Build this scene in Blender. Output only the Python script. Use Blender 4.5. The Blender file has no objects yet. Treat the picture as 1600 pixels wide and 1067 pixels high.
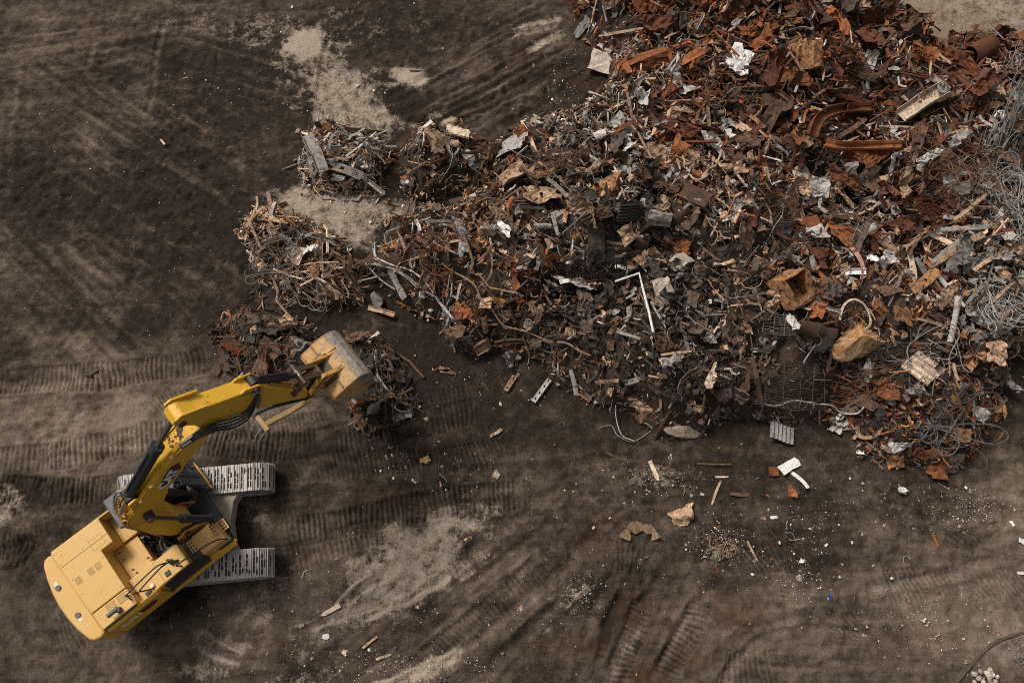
import bpy, math, random
import numpy as np
from math import radians, sin, cos, tan, pi, atan2, degrees
from mathutils import Vector, Matrix, Quaternion

SC = bpy.context.scene
COL = SC.collection
# ------------------------------------------------------------------ camera, sky, sun, exposure
CAM_H, TILT, FPX = 26.0, radians(19.5), 1246.0
cam_d = bpy.data.cameras.new("camera"); cam = bpy.data.objects.new("camera", cam_d); COL.objects.link(cam)
cam.location = (0, -CAM_H * tan(TILT), CAM_H); cam.rotation_euler = (TILT, 0, 0)
cam_d.sensor_width = 36.0; cam_d.lens = 36.0 * FPX / 1600.0
cam_d.clip_start = 0.5; cam_d.clip_end = 2000
SC.camera = cam
SUN_EL, SUN_AZ = radians(52), radians(-48)      # azimuth clockwise from +Y: light comes from the upper left
world = bpy.data.worlds.new("World"); SC.world = world; world.use_nodes = True
wn = world.node_tree; wn.nodes.clear()
wo = wn.nodes.new("ShaderNodeOutputWorld"); bg = wn.nodes.new("ShaderNodeBackground")
sky = wn.nodes.new("ShaderNodeTexSky"); sky.sky_type = 'NISHITA'; sky.sun_disc = False
sky.sun_elevation = SUN_EL; sky.sun_rotation = SUN_AZ; sky.dust_density = 5.0; sky.air_density = 1.0; sky.ozone_density = 0.5
hs = wn.nodes.new("ShaderNodeHueSaturation"); hs.inputs["Saturation"].default_value = 0.22   # grey cloud cover
wn.links.new(sky.outputs[0], hs.inputs["Color"]); wn.links.new(hs.outputs[0], bg.inputs[0])
bg.inputs[1].default_value = 0.075
wn.links.new(bg.outputs[0], wo.inputs[0])
sun_d = bpy.data.lights.new("sun", 'SUN'); sun = bpy.data.objects.new("sun", sun_d); COL.objects.link(sun)
sun_d.energy = 2.0; sun_d.angle = radians(15); sun_d.color = (1.0, 0.95, 0.88)
_sd = Vector((sin(SUN_AZ) * cos(SUN_EL), cos(SUN_AZ) * cos(SUN_EL), sin(SUN_EL)))
sun.rotation_euler = _sd.to_track_quat('Z', 'Y').to_euler()
SC.view_settings.view_transform = 'Standard'; SC.view_settings.look = 'None'
SC.view_settings.exposure = 0.45; SC.view_settings.gamma = 1.0

SC.render.engine = 'CYCLES'; SC.cycles.use_denoising = False; SC.cycles.filter_width = 0.95
R = random.Random(7)
NR = np.random.RandomState(11)

# ------------------------------------------------------------------ picture <-> world (used to read places off the photograph)
CY = -CAM_H * tan(TILT); CT, ST = cos(TILT), sin(TILT)
def P(px, py, z=0.0):
    u = (px - 800) / FPX; v = (533.5 - py) / FPX
    d = (u, v * CT + ST, v * ST - CT); k = (z - CAM_H) / d[2]
    return d[0] * k, CY + d[1] * k
def Q(x, y, z=0.0):
    dy = y - CY; dz = z - CAM_H
    v = dy * CT + dz * ST; w = dy * ST - dz * CT
    return 800 + FPX * x / w, 533.5 - FPX * v / w
def mpp(px, py):            # metres per photo pixel on the ground there
    a = P(px - 5, py); b = P(px + 5, py); c = P(px, py - 5); d = P(px, py + 5)
    return 0.5 * (math.dist(a, b) + math.dist(c, d)) / 10.0

# ------------------------------------------------------------------ noise
def vnoise(x, y, scale, seed):
    g = np.random.RandomState(seed).rand(256, 256).astype(np.float32)
    ca_, sa_ = cos(seed * 1.37), sin(seed * 1.37)             # every layer turned its own way, so the lattice never shows
    fx = (x * ca_ - y * sa_) / scale + 91.7; fy = (x * sa_ + y * ca_) / scale + 57.3
    xi = np.floor(fx).astype(np.int64); yi = np.floor(fy).astype(np.int64)
    tx = fx - xi; ty = fy - yi
    tx = tx * tx * (3 - 2 * tx); ty = ty * ty * (3 - 2 * ty)
    x0 = xi % 256; x1 = (xi + 1) % 256; y0 = yi % 256; y1 = (yi + 1) % 256
    return (g[x0, y0] * (1 - tx) + g[x1, y0] * tx) * (1 - ty) + (g[x0, y1] * (1 - tx) + g[x1, y1] * tx) * ty
def fbm(x, y, scale, octv, seed):
    s = 0; a = 1.0; t = 0
    for o in range(octv):
        s = s + a * vnoise(x, y, scale / 2 ** o, seed + o); t += a; a *= 0.55
    return s / t
def sst(e0, e1, x):
    t = np.clip((x - e0) / (e1 - e0), 0, 1); return t * t * (3 - 2 * t)

# ------------------------------------------------------------------ heaps: outlines on the ground and a height field
HEAPS = {
 'main': (2.0, 1.5, [(885,-60),(890,0),(915,40),(935,85),(950,125),(915,160),(860,180),(800,210),(765,232),(748,215),(720,196),(690,205),(655,206),(628,222),(618,255),(622,300),
    (660,315),(700,300),(735,300),(700,330),(650,330),(605,340),(595,375),(580,395),(556,420),(585,455),(640,480),(690,515),(712,545),(750,560),(800,560),(840,562),(872,592),(905,618),(950,640),(985,655),
    (1040,678),(1090,672),(1130,655),(1180,662),(1250,660),(1310,650),(1338,680),(1352,702),(1400,728),(1470,738),(1520,712),(1545,665),(1560,610),(1572,565),(1600,545),(1660,520),(1680,100),(1600,88),(1552,58),(1500,62),(1478,78),(1440,56),(1405,22),(1378,-60)]),
 'a': (0.75, 0.7, [(462,250),(475,205),(500,192),(540,196),(585,215),(612,240),(605,275),(590,305),(545,305),(500,300),(470,285)]),
 'b': (0.75, 0.7, [(366,362),(395,325),(425,330),(470,340),(515,362),(548,388),(562,430),(560,465),(520,482),(478,478),(440,455),(415,425),(392,400)]),
 'c': (0.8, 0.7, [(335,520),(350,500),(395,490),(440,498),(480,515),(500,550),(480,590),(430,596),(380,590),(350,565)]),
 'd': (0.7, 0.6, [(530,535),(560,525),(600,548),(632,590),(642,640),(600,662),(565,670),(545,640),(535,590)]),
 'e': (0.25, 0.4, [(395,440),(430,430),(470,470),(440,500),(410,490),(385,470)]),
}
HX0, HX1, HY0, HY1, HC = -24.0, 24.0, -13.0, 19.0, 0.08
hx = np.arange(HX0, HX1, HC); hy = np.arange(HY0, HY1, HC)
HGX, HGY = np.meshgrid(hx, hy, indexing='ij')
def poly_sd(poly, X, Y):
    d = np.full(X.shape, 1e9); ins = np.zeros(X.shape, bool); n = len(poly)
    for i in range(n):
        ax, ay = poly[i]; bx, by = poly[(i + 1) % n]
        ex, ey = bx - ax, by - ay
        t = np.clip(((X - ax) * ex + (Y - ay) * ey) / (ex * ex + ey * ey + 1e-9), 0, 1)
        d = np.minimum(d, (X - ax - t * ex) ** 2 + (Y - ay - t * ey) ** 2)
        c = ((ay > Y) != (by > Y)) & (X < (bx - ax) * (Y - ay) / (by - ay + 1e-12) + ax)
        ins ^= c
    return np.where(ins, np.sqrt(d), -np.sqrt(d))
HSD = {}; HH = np.zeros(HGX.shape)
for k_, (hm, hsx, pl) in HEAPS.items():
    wp = [P(px, py, 0.15) for px, py in pl]
    sd = poly_sd(wp, HGX, HGY) + (fbm(HGX, HGY, 1.1, 3, 40) - 0.5) * (0.9 if k_ == 'main' else 0.5)
    HSD[k_] = sd
    h = np.where(sd > 0, hm * (1 - np.exp(-np.maximum(sd, 0) / hsx)), 0)
    h = h * (0.45 + 1.1 * fbm(HGX, HGY, 2.4, 3, 50)) + np.where(sd > 0.1, (fbm(HGX, HGY, 0.9, 3, 60) - 0.5) * 0.9 * np.clip(sd, 0, 1), 0)
    HH = np.maximum(HH, np.maximum(h, 0))
# a trough in the upper right where the big channel lies, and a dark hollow beside it
_u, _v = P(1340, 205, 1.2)
HH = HH * (1 - 0.35 * np.exp(-((HGX - _u) ** 2 / 2.2 + (HGY - _v) ** 2 / 0.5)))
HSDALL = np.maximum.reduce(list(HSD.values()))
def hgt(x, y):
    i = min(max(int((x - HX0) / HC), 0), HH.shape[0] - 2); j = min(max(int((y - HY0) / HC), 0), HH.shape[1] - 2)
    return float(HH[i, j])
def surf(px, py, lift=0.0):
    z = 0.0
    for _ in range(12):
        x, y = P(px, py, z); z = 0.5 * z + 0.5 * (hgt(x, y) + lift)
    x, y = P(px, py, z)
    return x, y, hgt(x, y) + lift
def hnormal(x, y):
    e = 0.25
    return Vector((-(hgt(x + e, y) - hgt(x - e, y)) / (2 * e), -(hgt(x, y + e) - hgt(x, y - e)) / (2 * e), 1)).normalized()

# ------------------------------------------------------------------ materials
def new_mat(name):
    m = bpy.data.materials.new(name); m.use_nodes = True
    nt = m.node_tree; b = nt.nodes["Principled BSDF"]
    return m, nt, b
def N(nt, typ, **kw):
    n = nt.nodes.new(typ)
    for k, v in kw.items(): setattr(n, k, v)
    return n
def ramp(nt, fac, stops):
    r = N(nt, "ShaderNodeValToRGB"); e = r.color_ramp.elements
    while len(e) < len(stops): e.new(0.5)
    for el, (p, c) in zip(e, stops): el.position = p; el.color = (*c, 1) if len(c) == 3 else c
    nt.links.new(fac, r.inputs[0]); return r.outputs[0]
def mixc(nt, fac, a, b, mode='MIX'):
    m = N(nt, "ShaderNodeMix", data_type='RGBA', blend_type=mode)
    for sock, v in ((m.inputs[0], fac), (m.inputs[6], a), (m.inputs[7], b)):
        if isinstance(v, (int, float)): sock.default_value = v
        elif isinstance(v, tuple): sock.default_value = (*v, 1) if len(v) == 3 else v
        else: nt.links.new(v, sock)
    return m.outputs[2]
def noise(nt, vec, scale, detail=4, rough=0.6, dist=0.0):
    n = N(nt, "ShaderNodeTexNoise"); n.inputs["Scale"].default_value = scale; n.inputs["Detail"].default_value = detail
    n.inputs["Roughness"].default_value = rough; n.inputs["Distortion"].default_value = dist
    if vec is not None: nt.links.new(vec, n.inputs["Vector"])
    return n.outputs["Fac"]
def obj_vec(nt):
    tc = N(nt, "ShaderNodeTexCoord"); oi = N(nt, "ShaderNodeObjectInfo")
    m = N(nt, "ShaderNodeMath", operation='MULTIPLY'); m.inputs[1].default_value = 37.0
    nt.links.new(oi.outputs["Random"], m.inputs[0])
    a = N(nt, "ShaderNodeVectorMath", operation='ADD')
    nt.links.new(tc.outputs["Object"], a.inputs[0]); nt.links.new(m.outputs[0], a.inputs[1])
    return a.outputs[0], oi.outputs["Random"]
def bump(nt, b, h, strength, dist=0.02):
    bp = N(nt, "ShaderNodeBump"); bp.inputs["Strength"].default_value = strength; bp.inputs["Distance"].default_value = dist
    nt.links.new(h, bp.inputs["Height"]); nt.links.new(bp.outputs[0], b.inputs["Normal"])

def scrap_mat(name, c0, c1, dirt, dirt_amt=0.5, rough=0.8, metal=0.0, spread=0.45):
    """old metal: two tones of one colour in blotches, rust or soil in ragged patches, fine grit, every piece a little lighter or darker"""
    m, nt, b = new_mat(name)
    v, rnd = obj_vec(nt)
    n1 = noise(nt, v, 3.6, 5, 0.65); n2 = noise(nt, v, 6.0, 8, 0.75, 0.8); n4 = noise(nt, v, 15.0, 5, 0.7, 0.4); n3 = noise(nt, v, 45.0, 3, 0.7)
    col = mixc(nt, ramp(nt, n1, [(0.38, (0, 0, 0)), (0.60, (1, 1, 1))]), c0, c1)
    lo = 0.64 - 0.26 * dirt_amt
    col = mixc(nt, ramp(nt, n2, [(lo, (0, 0, 0)), (lo + 0.08, (1, 1, 1))]), col, dirt)
    col = mixc(nt, ramp(nt, n4, [(0.54, (0, 0, 0)), (0.66, (0.75, 0.75, 0.75))]), col, (0.052, 0.038, 0.028))
    g = N(nt, "ShaderNodeMapRange"); g.inputs[3].default_value = 1 - spread; g.inputs[4].default_value = 1 + spread * 0.8
    nt.links.new(rnd, g.inputs[0])
    gr = N(nt, "ShaderNodeCombineColor")
    for i in range(3): nt.links.new(g.outputs[0], gr.inputs[i])
    col = mixc(nt, 1.0, col, gr.outputs[0], 'MULTIPLY')
    col = mixc(nt, 0.7, col, ramp(nt, n3, [(0.32, (0.4, 0.39, 0.38)), (0.66, (1.4, 1.36, 1.3))]), 'MULTIPLY')
    nt.links.new(col, b.inputs["Base Color"])
    b.inputs["Roughness"].default_value = rough; b.inputs["Metallic"].default_value = metal
    b.inputs["Specular IOR Level"].default_value = 0.3
    bump(nt, b, n4, 0.5, 0.02)
    return m
MAT = {
 'rust':   scrap_mat('rust_red', (0.176, 0.057, 0.023), (0.106, 0.036, 0.018), (0.046, 0.024, 0.015), 0.45, 0.9),
 'orange': scrap_mat('rust_orange', (0.325, 0.114, 0.036), (0.213, 0.070, 0.024), (0.066, 0.031, 0.018), 0.45, 0.9),
 'brown':  scrap_mat('rust_brown', (0.156, 0.085, 0.051), (0.094, 0.053, 0.034), (0.040, 0.028, 0.021), 0.45, 0.88),
 'amber':  scrap_mat('amber_rust', (0.40, 0.20, 0.08), (0.27, 0.125, 0.05), (0.095, 0.05, 0.028), 0.62, 0.85),
 'tan':    scrap_mat('tan_weathered', (0.520, 0.351, 0.227), (0.338, 0.219, 0.138), (0.132, 0.070, 0.040), 0.5, 0.88),
 'cream':  scrap_mat('cream_weathered', (0.676, 0.546, 0.410), (0.512, 0.400, 0.294), (0.220, 0.138, 0.083), 0.4, 0.85),
 'grey':   scrap_mat('grey_metal', (0.305, 0.280, 0.254), (0.194, 0.177, 0.163), (0.094, 0.062, 0.044), 0.5, 0.7, 0.0),
 'pale':   scrap_mat('pale_metal', (0.546, 0.520, 0.488), (0.375, 0.350, 0.325), (0.165, 0.110, 0.079), 0.42, 0.6, 0.0),
 'white':  scrap_mat('white_paint', (0.76, 0.74, 0.71), (0.66, 0.64, 0.61), (0.36, 0.30, 0.25), 0.2, 0.6, 0.0, 0.12),
 'dark':   scrap_mat('dark_burnt', (0.049, 0.040, 0.034), (0.031, 0.026, 0.022), (0.066, 0.046, 0.033), 0.3, 0.85),
 'umber':  scrap_mat('umber_dirty', (0.130, 0.096, 0.072), (0.077, 0.057, 0.044), (0.033, 0.024, 0.019), 0.4, 0.9),
 'slate':  scrap_mat('slate_grey', (0.182, 0.179, 0.177), (0.112, 0.110, 0.107), (0.055, 0.044, 0.036), 0.35, 0.7),
 'ochre':  scrap_mat('ochre_tan_rust', (0.52, 0.345, 0.20), (0.40, 0.20, 0.07), (0.20, 0.09, 0.035), 0.4, 0.8),
 'buried': scrap_mat('soil_coated', (0.125, 0.096, 0.073), (0.10, 0.076, 0.057), (0.05, 0.037, 0.028), 0.3, 0.95),
 'black':  scrap_mat('black_rubber', (0.014, 0.014, 0.014), (0.02, 0.019, 0.018), (0.04, 0.03, 0.025), 0.2, 0.6),
 'yellow': scrap_mat('yellow_foam', (0.60, 0.43, 0.18), (0.52, 0.35, 0.14), (0.3, 0.2, 0.1), 0.2, 0.9),
 'pink':   scrap_mat('pink_red_paint', (0.598, 0.325, 0.260), (0.500, 0.237, 0.175), (0.374, 0.308, 0.264), 0.5, 0.8),
 'blue':   scrap_mat('blue_plastic', (0.03, 0.12, 0.5), (0.03, 0.1, 0.42), (0.03, 0.06, 0.2), 0.1, 0.5),
 'stone':  scrap_mat('pale_stone', (0.520, 0.448, 0.370), (0.375, 0.319, 0.263), (0.187, 0.143, 0.110), 0.35, 0.95),
}
COLWORD = {'ochre': 'ochre', 'buried': 'soil-coated', 'rust': 'rust-red', 'orange': 'rust-orange', 'brown': 'rusty brown', 'amber': 'amber', 'tan': 'tan', 'cream': 'cream', 'grey': 'grey', 'pale': 'pale grey', 'white': 'white',
           'dark': 'blackened', 'umber': 'dirt-brown', 'slate': 'slate-grey', 'black': 'black', 'yellow': 'yellow', 'pink': 'pink', 'blue': 'blue', 'stone': 'pale'}

# ------------------------------------------------------------------ mesh helpers
class MB:
    def __init__(s): s.v = []; s.f = []; s.m = []; s.sm = []
    def add(s, v, f, mi=0, smooth=False):
        o = len(s.v); s.v += [tuple(p) for p in v]; s.f += [tuple(i + o for i in q) for q in f]
        s.m += [mi] * len(f); s.sm += [smooth] * len(f)
    def box(s, x0, x1, y0, y1, z0, z1, mi=0):
        v = [(x, y, z) for x in (x0, x1) for y in (y0, y1) for z in (z0, z1)]
        s.add(v, [(0, 1, 3, 2), (4, 6, 7, 5), (0, 4, 5, 1), (2, 3, 7, 6), (0, 2, 6, 4), (1, 5, 7, 3)], mi)
    def prism(s, poly, a, b, plane='xy', mi=0):
        """poly extruded from a to b along the axis that plane leaves out"""
        def pt(p, t): return (p[0], p[1], t) if plane == 'xy' else ((p[0], t, p[1]) if plane == 'xz' else (t, p[0], p[1]))
        n = len(poly); ar = sum(poly[i][0] * poly[(i + 1) % n][1] - poly[(i + 1) % n][0] * poly[i][1] for i in range(n))
        if (ar < 0) != (plane == 'xz'): poly = poly[::-1]
        v = [pt(p, a) for p in poly] + [pt(p, b) for p in poly]
        s.add(v, [tuple(range(n))[::-1], tuple(range(n, 2 * n))] + [(i, (i + 1) % n, n + (i + 1) % n, n + i) for i in range(n)], mi)
    def tube(s, pts, r, n=8, mi=0, caps=True):
        v, f, c = sweep(pts, [(cos(2 * pi * k / n) * r, sin(2 * pi * k / n) * r) for k in range(n)])
        o = len(f) - 2
        s.add(v, f[:o], mi, True)
        if caps: s.add(v, f[o:], mi, False)
    def build(s, name, mats, parent=None, bevel=0.0, seg=2):
        me = bpy.data.meshes.new(name); me.from_pydata(s.v, [], s.f)
        for m in (mats if isinstance(mats, (list, tuple)) else [mats]): me.materials.append(m)
        me.polygons.foreach_set('material_index', s.m); me.polygons.foreach_set('use_smooth', s.sm)
        me.update(); o = bpy.data.objects.new(name, me); COL.objects.link(o)
        if parent: o.parent = parent
        if bevel:
            b = o.modifiers.new('bevel', 'BEVEL'); b.width = bevel; b.segments = seg; b.limit_method = 'ANGLE'; b.angle_limit = radians(35)
        return o
def sweep(pts, sec, twist=0.0, scale=None, up=None):
    """closed section swept along pts with a minimal-rotation frame; last two faces are the caps"""
    pts = [Vector(p) for p in pts]; n = len(pts); k = len(sec); V = []; F = []
    t0 = (pts[1] - pts[0]).normalized()
    a = Vector(up) if up else (Vector((0, 0, 1)) if abs(t0.z) < 0.9 else Vector((1, 0, 0)))
    nrm = (a - t0 * a.dot(t0)).normalized()
    pt = t0
    for i in range(n):
        if i == 0: t = t0
        elif i == n - 1: t = (pts[i] - pts[i - 1]).normalized()
        else:
            t = (pts[i + 1] - pts[i - 1])
            t = t.normalized() if t.length > 1e-9 else pt
        q = pt.rotation_difference(t); nrm = q @ nrm; nrm = (nrm - t * nrm.dot(t)).normalized(); pt = t
        nn = Quaternion(t, twist * i / max(n - 1, 1)) @ nrm if twist else nrm
        bi = t.cross(nn); sc = 1.0 if scale is None else scale[i]
        for (x, y) in sec: V.append(tuple(pts[i] + bi * (x * sc) + nn * (y * sc)))
    for i in range(n - 1):
        for j in range(k):
            F.append((i * k + j, i * k + (j + 1) % k, (i + 1) * k + (j + 1) % k, (i + 1) * k + j))
    F.append(tuple(range(k))[::-1]); F.append(tuple(range((n - 1) * k, n * k)))
    return V, F, 0
def tag(o, label, cat, group=None, kind=None):
    if label: o['label'] = label
    if cat: o['category'] = cat
    if group: o['group'] = group
    if kind or cat: o['kind'] = kind or 'thing'
    return o

# ------------------------------------------------------------------ the ground: one sheet out to the horizon, with ruts and track prints as relief
FS = 0.034
gx = np.concatenate([[-1500, -600, -250, -110, -60, -40, -31, -26, -23.5, -22.3], np.arange(-21.6, 21.6, FS), [22.3, 23.5, 26, 31, 40, 60, 110, 250, 600, 1500]])
gy = np.concatenate([[-1500, -600, -250, -110, -60, -35, -22, -16, -13.5, -12.4], np.arange(-11.8, 15.6, FS), [16.2, 17.5, 20, 26, 36, 60, 110, 250, 600, 1500]])
GX, GY = np.meshgrid(gx, gy, indexing='ij')
near = sst(60, 22, np.hypot(GX, GY))
ix0, iy0 = 10, 10; nx, ny = len(gx) - 20, len(gy) - 20
relief = np.zeros(GX.shape); dry = np.zeros(GX.shape); dust = np.zeros(GX.shape); rustm = np.zeros(GX.shape); damp_shade = np.zeros(GX.shape)
relief += (fbm(GX, GY, 6.0, 3, 1) - 0.5) * 0.16 * near + (fbm(GX, GY, 1.2, 4, 5) - 0.5) * 0.09 * near
clod = fbm(GX, GY, 0.36, 2, 9)
rough = sst(0.35, 0.7, fbm(GX, GY, 3.5, 3, 21))
def warp(px, py): return P(px, py)
def catmull(pts, step):
    out = []; p = [pts[0]] + list(pts) + [pts[-1]]
    for i in range(1, len(p) - 2):
        a, b, c, d = (np.array(q, float) for q in p[i - 1:i + 3]); L = max(2, int(np.linalg.norm(c - b) / step))
        for k in range(L):
            t = k / L
            out.append(0.5 * ((2 * b) + (c - a) * t + (2 * a - 5 * b + 4 * c - d) * t * t + (3 * b - a - 3 * c + d) * t ** 3))
    out.append(np.array(p[-2], float)); return out
WX = GX + (fbm(GX, GY, 1.6, 3, 33) - 0.5) * 0.35; WY = GY + (fbm(GX, GY, 1.6, 3, 37) - 0.5) * 0.35
def path_field(pix, halfw):
    """distance across and arc length along a path read off the photograph, on the window of the grid it touches"""
    pts = catmull([P(*q) for q in pix], 0.25); S = 0.0
    xs = [p[0] for p in pts]; ys = [p[1] for p in pts]; m = halfw + 0.6
    i0, i1 = np.searchsorted(gx, [min(xs) - m, max(xs) + m]); j0, j1 = np.searchsorted(gy, [min(ys) - m, max(ys) + m])
    X = WX[i0:i1, j0:j1]; Y = WY[i0:i1, j0:j1]
    D = np.full(X.shape, 99.0); A = np.zeros(X.shape)
    for a, b in zip(pts[:-1], pts[1:]):
        e = b - a; L = np.linalg.norm(e)
        if L < 1e-6: continue
        k0, k1 = np.searchsorted(gx[i0:i1], [min(a[0], b[0]) - m, max(a[0], b[0]) + m]); l0, l1 = np.searchsorted(gy[j0:j1], [min(a[1], b[1]) - m, max(a[1], b[1]) + m])
        x = X[k0:k1, l0:l1] - a[0]; y = Y[k0:k1, l0:l1] - a[1]
        t = np.clip((x * e[0] + y * e[1]) / (L * L), 0, 1)
        dx = x - t * e[0]; dy = y - t * e[1]; d = np.hypot(dx, dy); sgn = np.sign(e[0] * dy - e[1] * dx)
        dd = D[k0:k1, l0:l1]; aa = A[k0:k1, l0:l1]; hit = d < np.abs(dd)
        dd[hit] = (d * sgn)[hit]; aa[hit] = (S + t * L)[hit]; S += L
    return slice(i0, i1), slice(j0, j1), D, A, S
def track_print(pix, w=0.85, amp=1.0, pitch=0.21, sunk=0.035, skew=0.0, dark=0.0):
    I, J, D, A, S = path_field(pix, w / 2)
    x, y = GX[I, J], GY[I, J]
    ins = sst(w / 2 + 0.03, w / 2 - 0.05, np.abs(D)) * sst(0, 0.8, A) * sst(0, 0.8, S - A)
    patchy = (0.5 + 0.5 * sst(0.30, 0.55, fbm(x, y, 0.6, 3, 411))) * sst(0.18, 0.46, fbm(x, y, 1.3, 3, int(abs(pix[0][0] * 7 + pix[0][1])) % 200 + 300))
    ph = (A + skew * D) / pitch
    fr = np.abs(ph - np.round(ph)); ridge = 0.7 - 1.7 * np.exp(-(fr / 0.17) ** 2)      # narrow grooves left by the bars
    relief[I, J] += amp * ins * (-sunk * 0.8 + patchy * 0.042 * ridge)
    relief[I, J] += amp * 0.035 * np.exp(-((np.abs(D) - w / 2 - 0.07) / 0.07) ** 2) * fbm(x, y, 0.5, 2, 77) * sst(0, 0.6, A) * sst(0, 0.6, S - A)
    dry[I, J] += ins * patchy * (0.22 * np.clip(ridge, -0.4, 1) - 0.06) * amp - ins * dark
def rut(pix, w=0.2, depth=0.04, light=0.25):
    I, J, D, A, S = path_field(pix, w)
    g = np.exp(-(D / (w * 0.5)) ** 2) * sst(0, 0.5, A) * sst(0, 0.5, S - A)
    relief[I, J] += -depth * g + depth * 0.5 * np.exp(-((np.abs(D) - w * 0.9) / (w * 0.3)) ** 2) * sst(0, 0.5, A) * sst(0, 0.5, S - A)
    dry[I, J] += light * g
for pix, w, amp, sk, dk in [
    ([(-30,598),(120,590),(250,575),(330,560)], 0.95, 1.1, 0, .05), ([(330,556),(380,540)], 0.9, .8, .2, 0),
    ([(-30,722),(90,712),(200,690),(290,668)], 0.9, 1.0, 0, .0), ([(-30,764),(90,768),(180,766)], 0.95, 1.4, 0, .12),
    ([(225,655),(290,625),(330,612)], 0.9, 1.0, .5, .05), ([(250,690),(300,735)], 0.9, .7, 0, 0),
    ([(300,690),(420,700),(520,690),(620,668),(700,650),(765,640)], 0.95, 1.1, 0, .05), ([(330,672),(450,668),(540,664)], 0.8, .8, .3, .05),
    ([(430,742),(520,728),(640,722),(740,715),(800,705)], 0.9, .8, .2, .04), ([(430,832),(560,812),(660,792),(760,778),(840,768)], 0.95, 1.2, 0, .04),
    ([(432,880),(480,862),(560,838),(620,830)], 0.9, .9, 0, .03), ([(10,860),(70,880)], 0.9, .9, 0, .08), ([(-30,860),(80,840),(130,800)], 0.85, .8, 0, .08),
    ([(1012,905),(1000,960),(975,1020),(965,1090)], 0.75, 1.1, 0, -.03), ([(1095,930),(1080,985),(1050,1040),(1040,1090)], 0.75, 1.1, 0, -.03),
    ([(935,925),(930,975)], 0.7, .8, 0, 0), ([(930,880),(960,868),(1000,880),(1015,905)], 0.9, .7, .2, .04), ([(925,910),(955,890),(985,905)], 0.6, .6, 0, .03),
    ([(1110,1040),(1160,1050),(1230,1045)], 1.2, .7, 0, -.04), ([(1120,1010),(1160,1000),(1185,985)], 1.0, .6, .5, 0),
    ([(1355,918),(1410,903),(1450,895)], 0.6, 1.0, .2, -.05), ([(1380,935),(1450,915),(1500,905)], 0.8, .9, .2, -.03), ([(1470,870),(1520,850),(1560,835)], 0.8, .7, .5, 0), ([(1490,930),(1560,912),(1640,905)], 0.8, .6, .5, 0),
    ([(1300,1000),(1340,975),(1380,960)], 0.8, .6, .4, 0), ([(640,1050),(700,1010),(760,960),(820,925)], 0.8, .6, .2, .0), ([(770,940),(820,905),(860,860)], 0.7, .7, 0, -.06), ([(900,1010),(950,985)], 0.8, .5, 0, 0),
    ([(250,930),(310,900)], 1.3, .6, 0, .08), ([(60,1000),(140,980),(210,950)], 1.1, .7, .4, .02), ([(480,290),(560,300),(610,330)], 0.9, .5, 0, -.05), ([(590,205),(520,190),(470,170)], 0.8, .5, .4, 0),
    ([(640,640),(690,625),(760,612)], 0.8, .6, 0, 0), ([(1140,880),(1200,870),(1260,880)], 0.9, .6, .4, .02)]:
    track_print(pix, w, amp, 0.165, 0.035, sk, dk)
for pix, w, dp, lt in [
    ([(262,30),(245,90),(235,150),(222,190)], .22, .05, .22), ([(148,60),(138,100),(130,120)], .22, .04, .2), ([(520,40),(508,90),(498,150)], .2, .05, .12), ([(350,50),(340,110),(332,150)], .2, .03, .15),
    ([(900,1075),(918,985),(955,915),(1008,882)], .28, .06, .12), ([(925,1075),(945,990),(980,930),(1018,908)], .22, .05, -.08), ([(950,1075),(965,1000),(995,945),(1030,920)], .25, .06, .12), ([(1010,1075),(1050,1000),(1085,930)], .2, .05, -.1), ([(1120,1075),(1180,1010),(1270,985),(1350,990)], .3, .05, .1), ([(1110,1040),(1170,985),(1260,960),(1340,965)], .25, .04, -.08), ([(1330,935),(1420,905),(1520,890),(1600,850)], .3, .05, .1), ([(30,100),(18,200),(10,320)], .3, .04, .12), ([(100,400),(140,480),(80,560)], .2, .03, .1), ([(700,150),(780,110),(860,60)], .25, .07, .0), ([(690,190),(760,160),(840,120)], .25, .06, .05), ([(740,90),(800,60),(880,40)], .25, .06, .0),
    ([(640,130),(700,100),(760,60)], .3, .05, 0), ([(720,210),(780,180),(850,150)], .3, .06, 0), ([(660,1067),(760,990),(860,910),(930,840)], .35, .05, .1), ([(560,1040),(660,985),(760,905),(830,850)], .3, .05, .08), ([(760,1050),(830,975),(880,935)], .3, .07, -.05),
    ([(480,985),(560,930),(640,870)], .25, .05, .15), ([(500,1000),(540,960),(600,935)], .25, .05, .12), ([(300,1010),(380,1030),(420,1030)], .25, .04, .15), ([(330,960),(400,930),(470,880)], .3, .04, .05), ([(930,1000),(985,900)], .3, .05, 0), ([(1020,1060),(1070,970),(1110,900)], .3, .05, 0),
    ([(1090,1067),(1130,1010)], .3, .04, 0), ([(1180,1040),(1260,1043),(1330,1030)], .15, .04, -.05), ([(1440,1020),(1520,985)], .3, .03, .05), ([(200,420),(260,500),(300,560)], .3, .03, .06), ([(150,250),(220,310),(300,340)], .3, .03, .05),
    ([(10,545),(110,520),(200,560)], .3, .03, .08), ([(60,300),(120,420)], .4, .03, .05), ([(340,150),(420,220),(470,230)], .3, .04, .08), ([(300,170),(350,210),(420,260)], .3, .04, .06)]:
    rut(pix, w, dp, lt)
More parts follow.
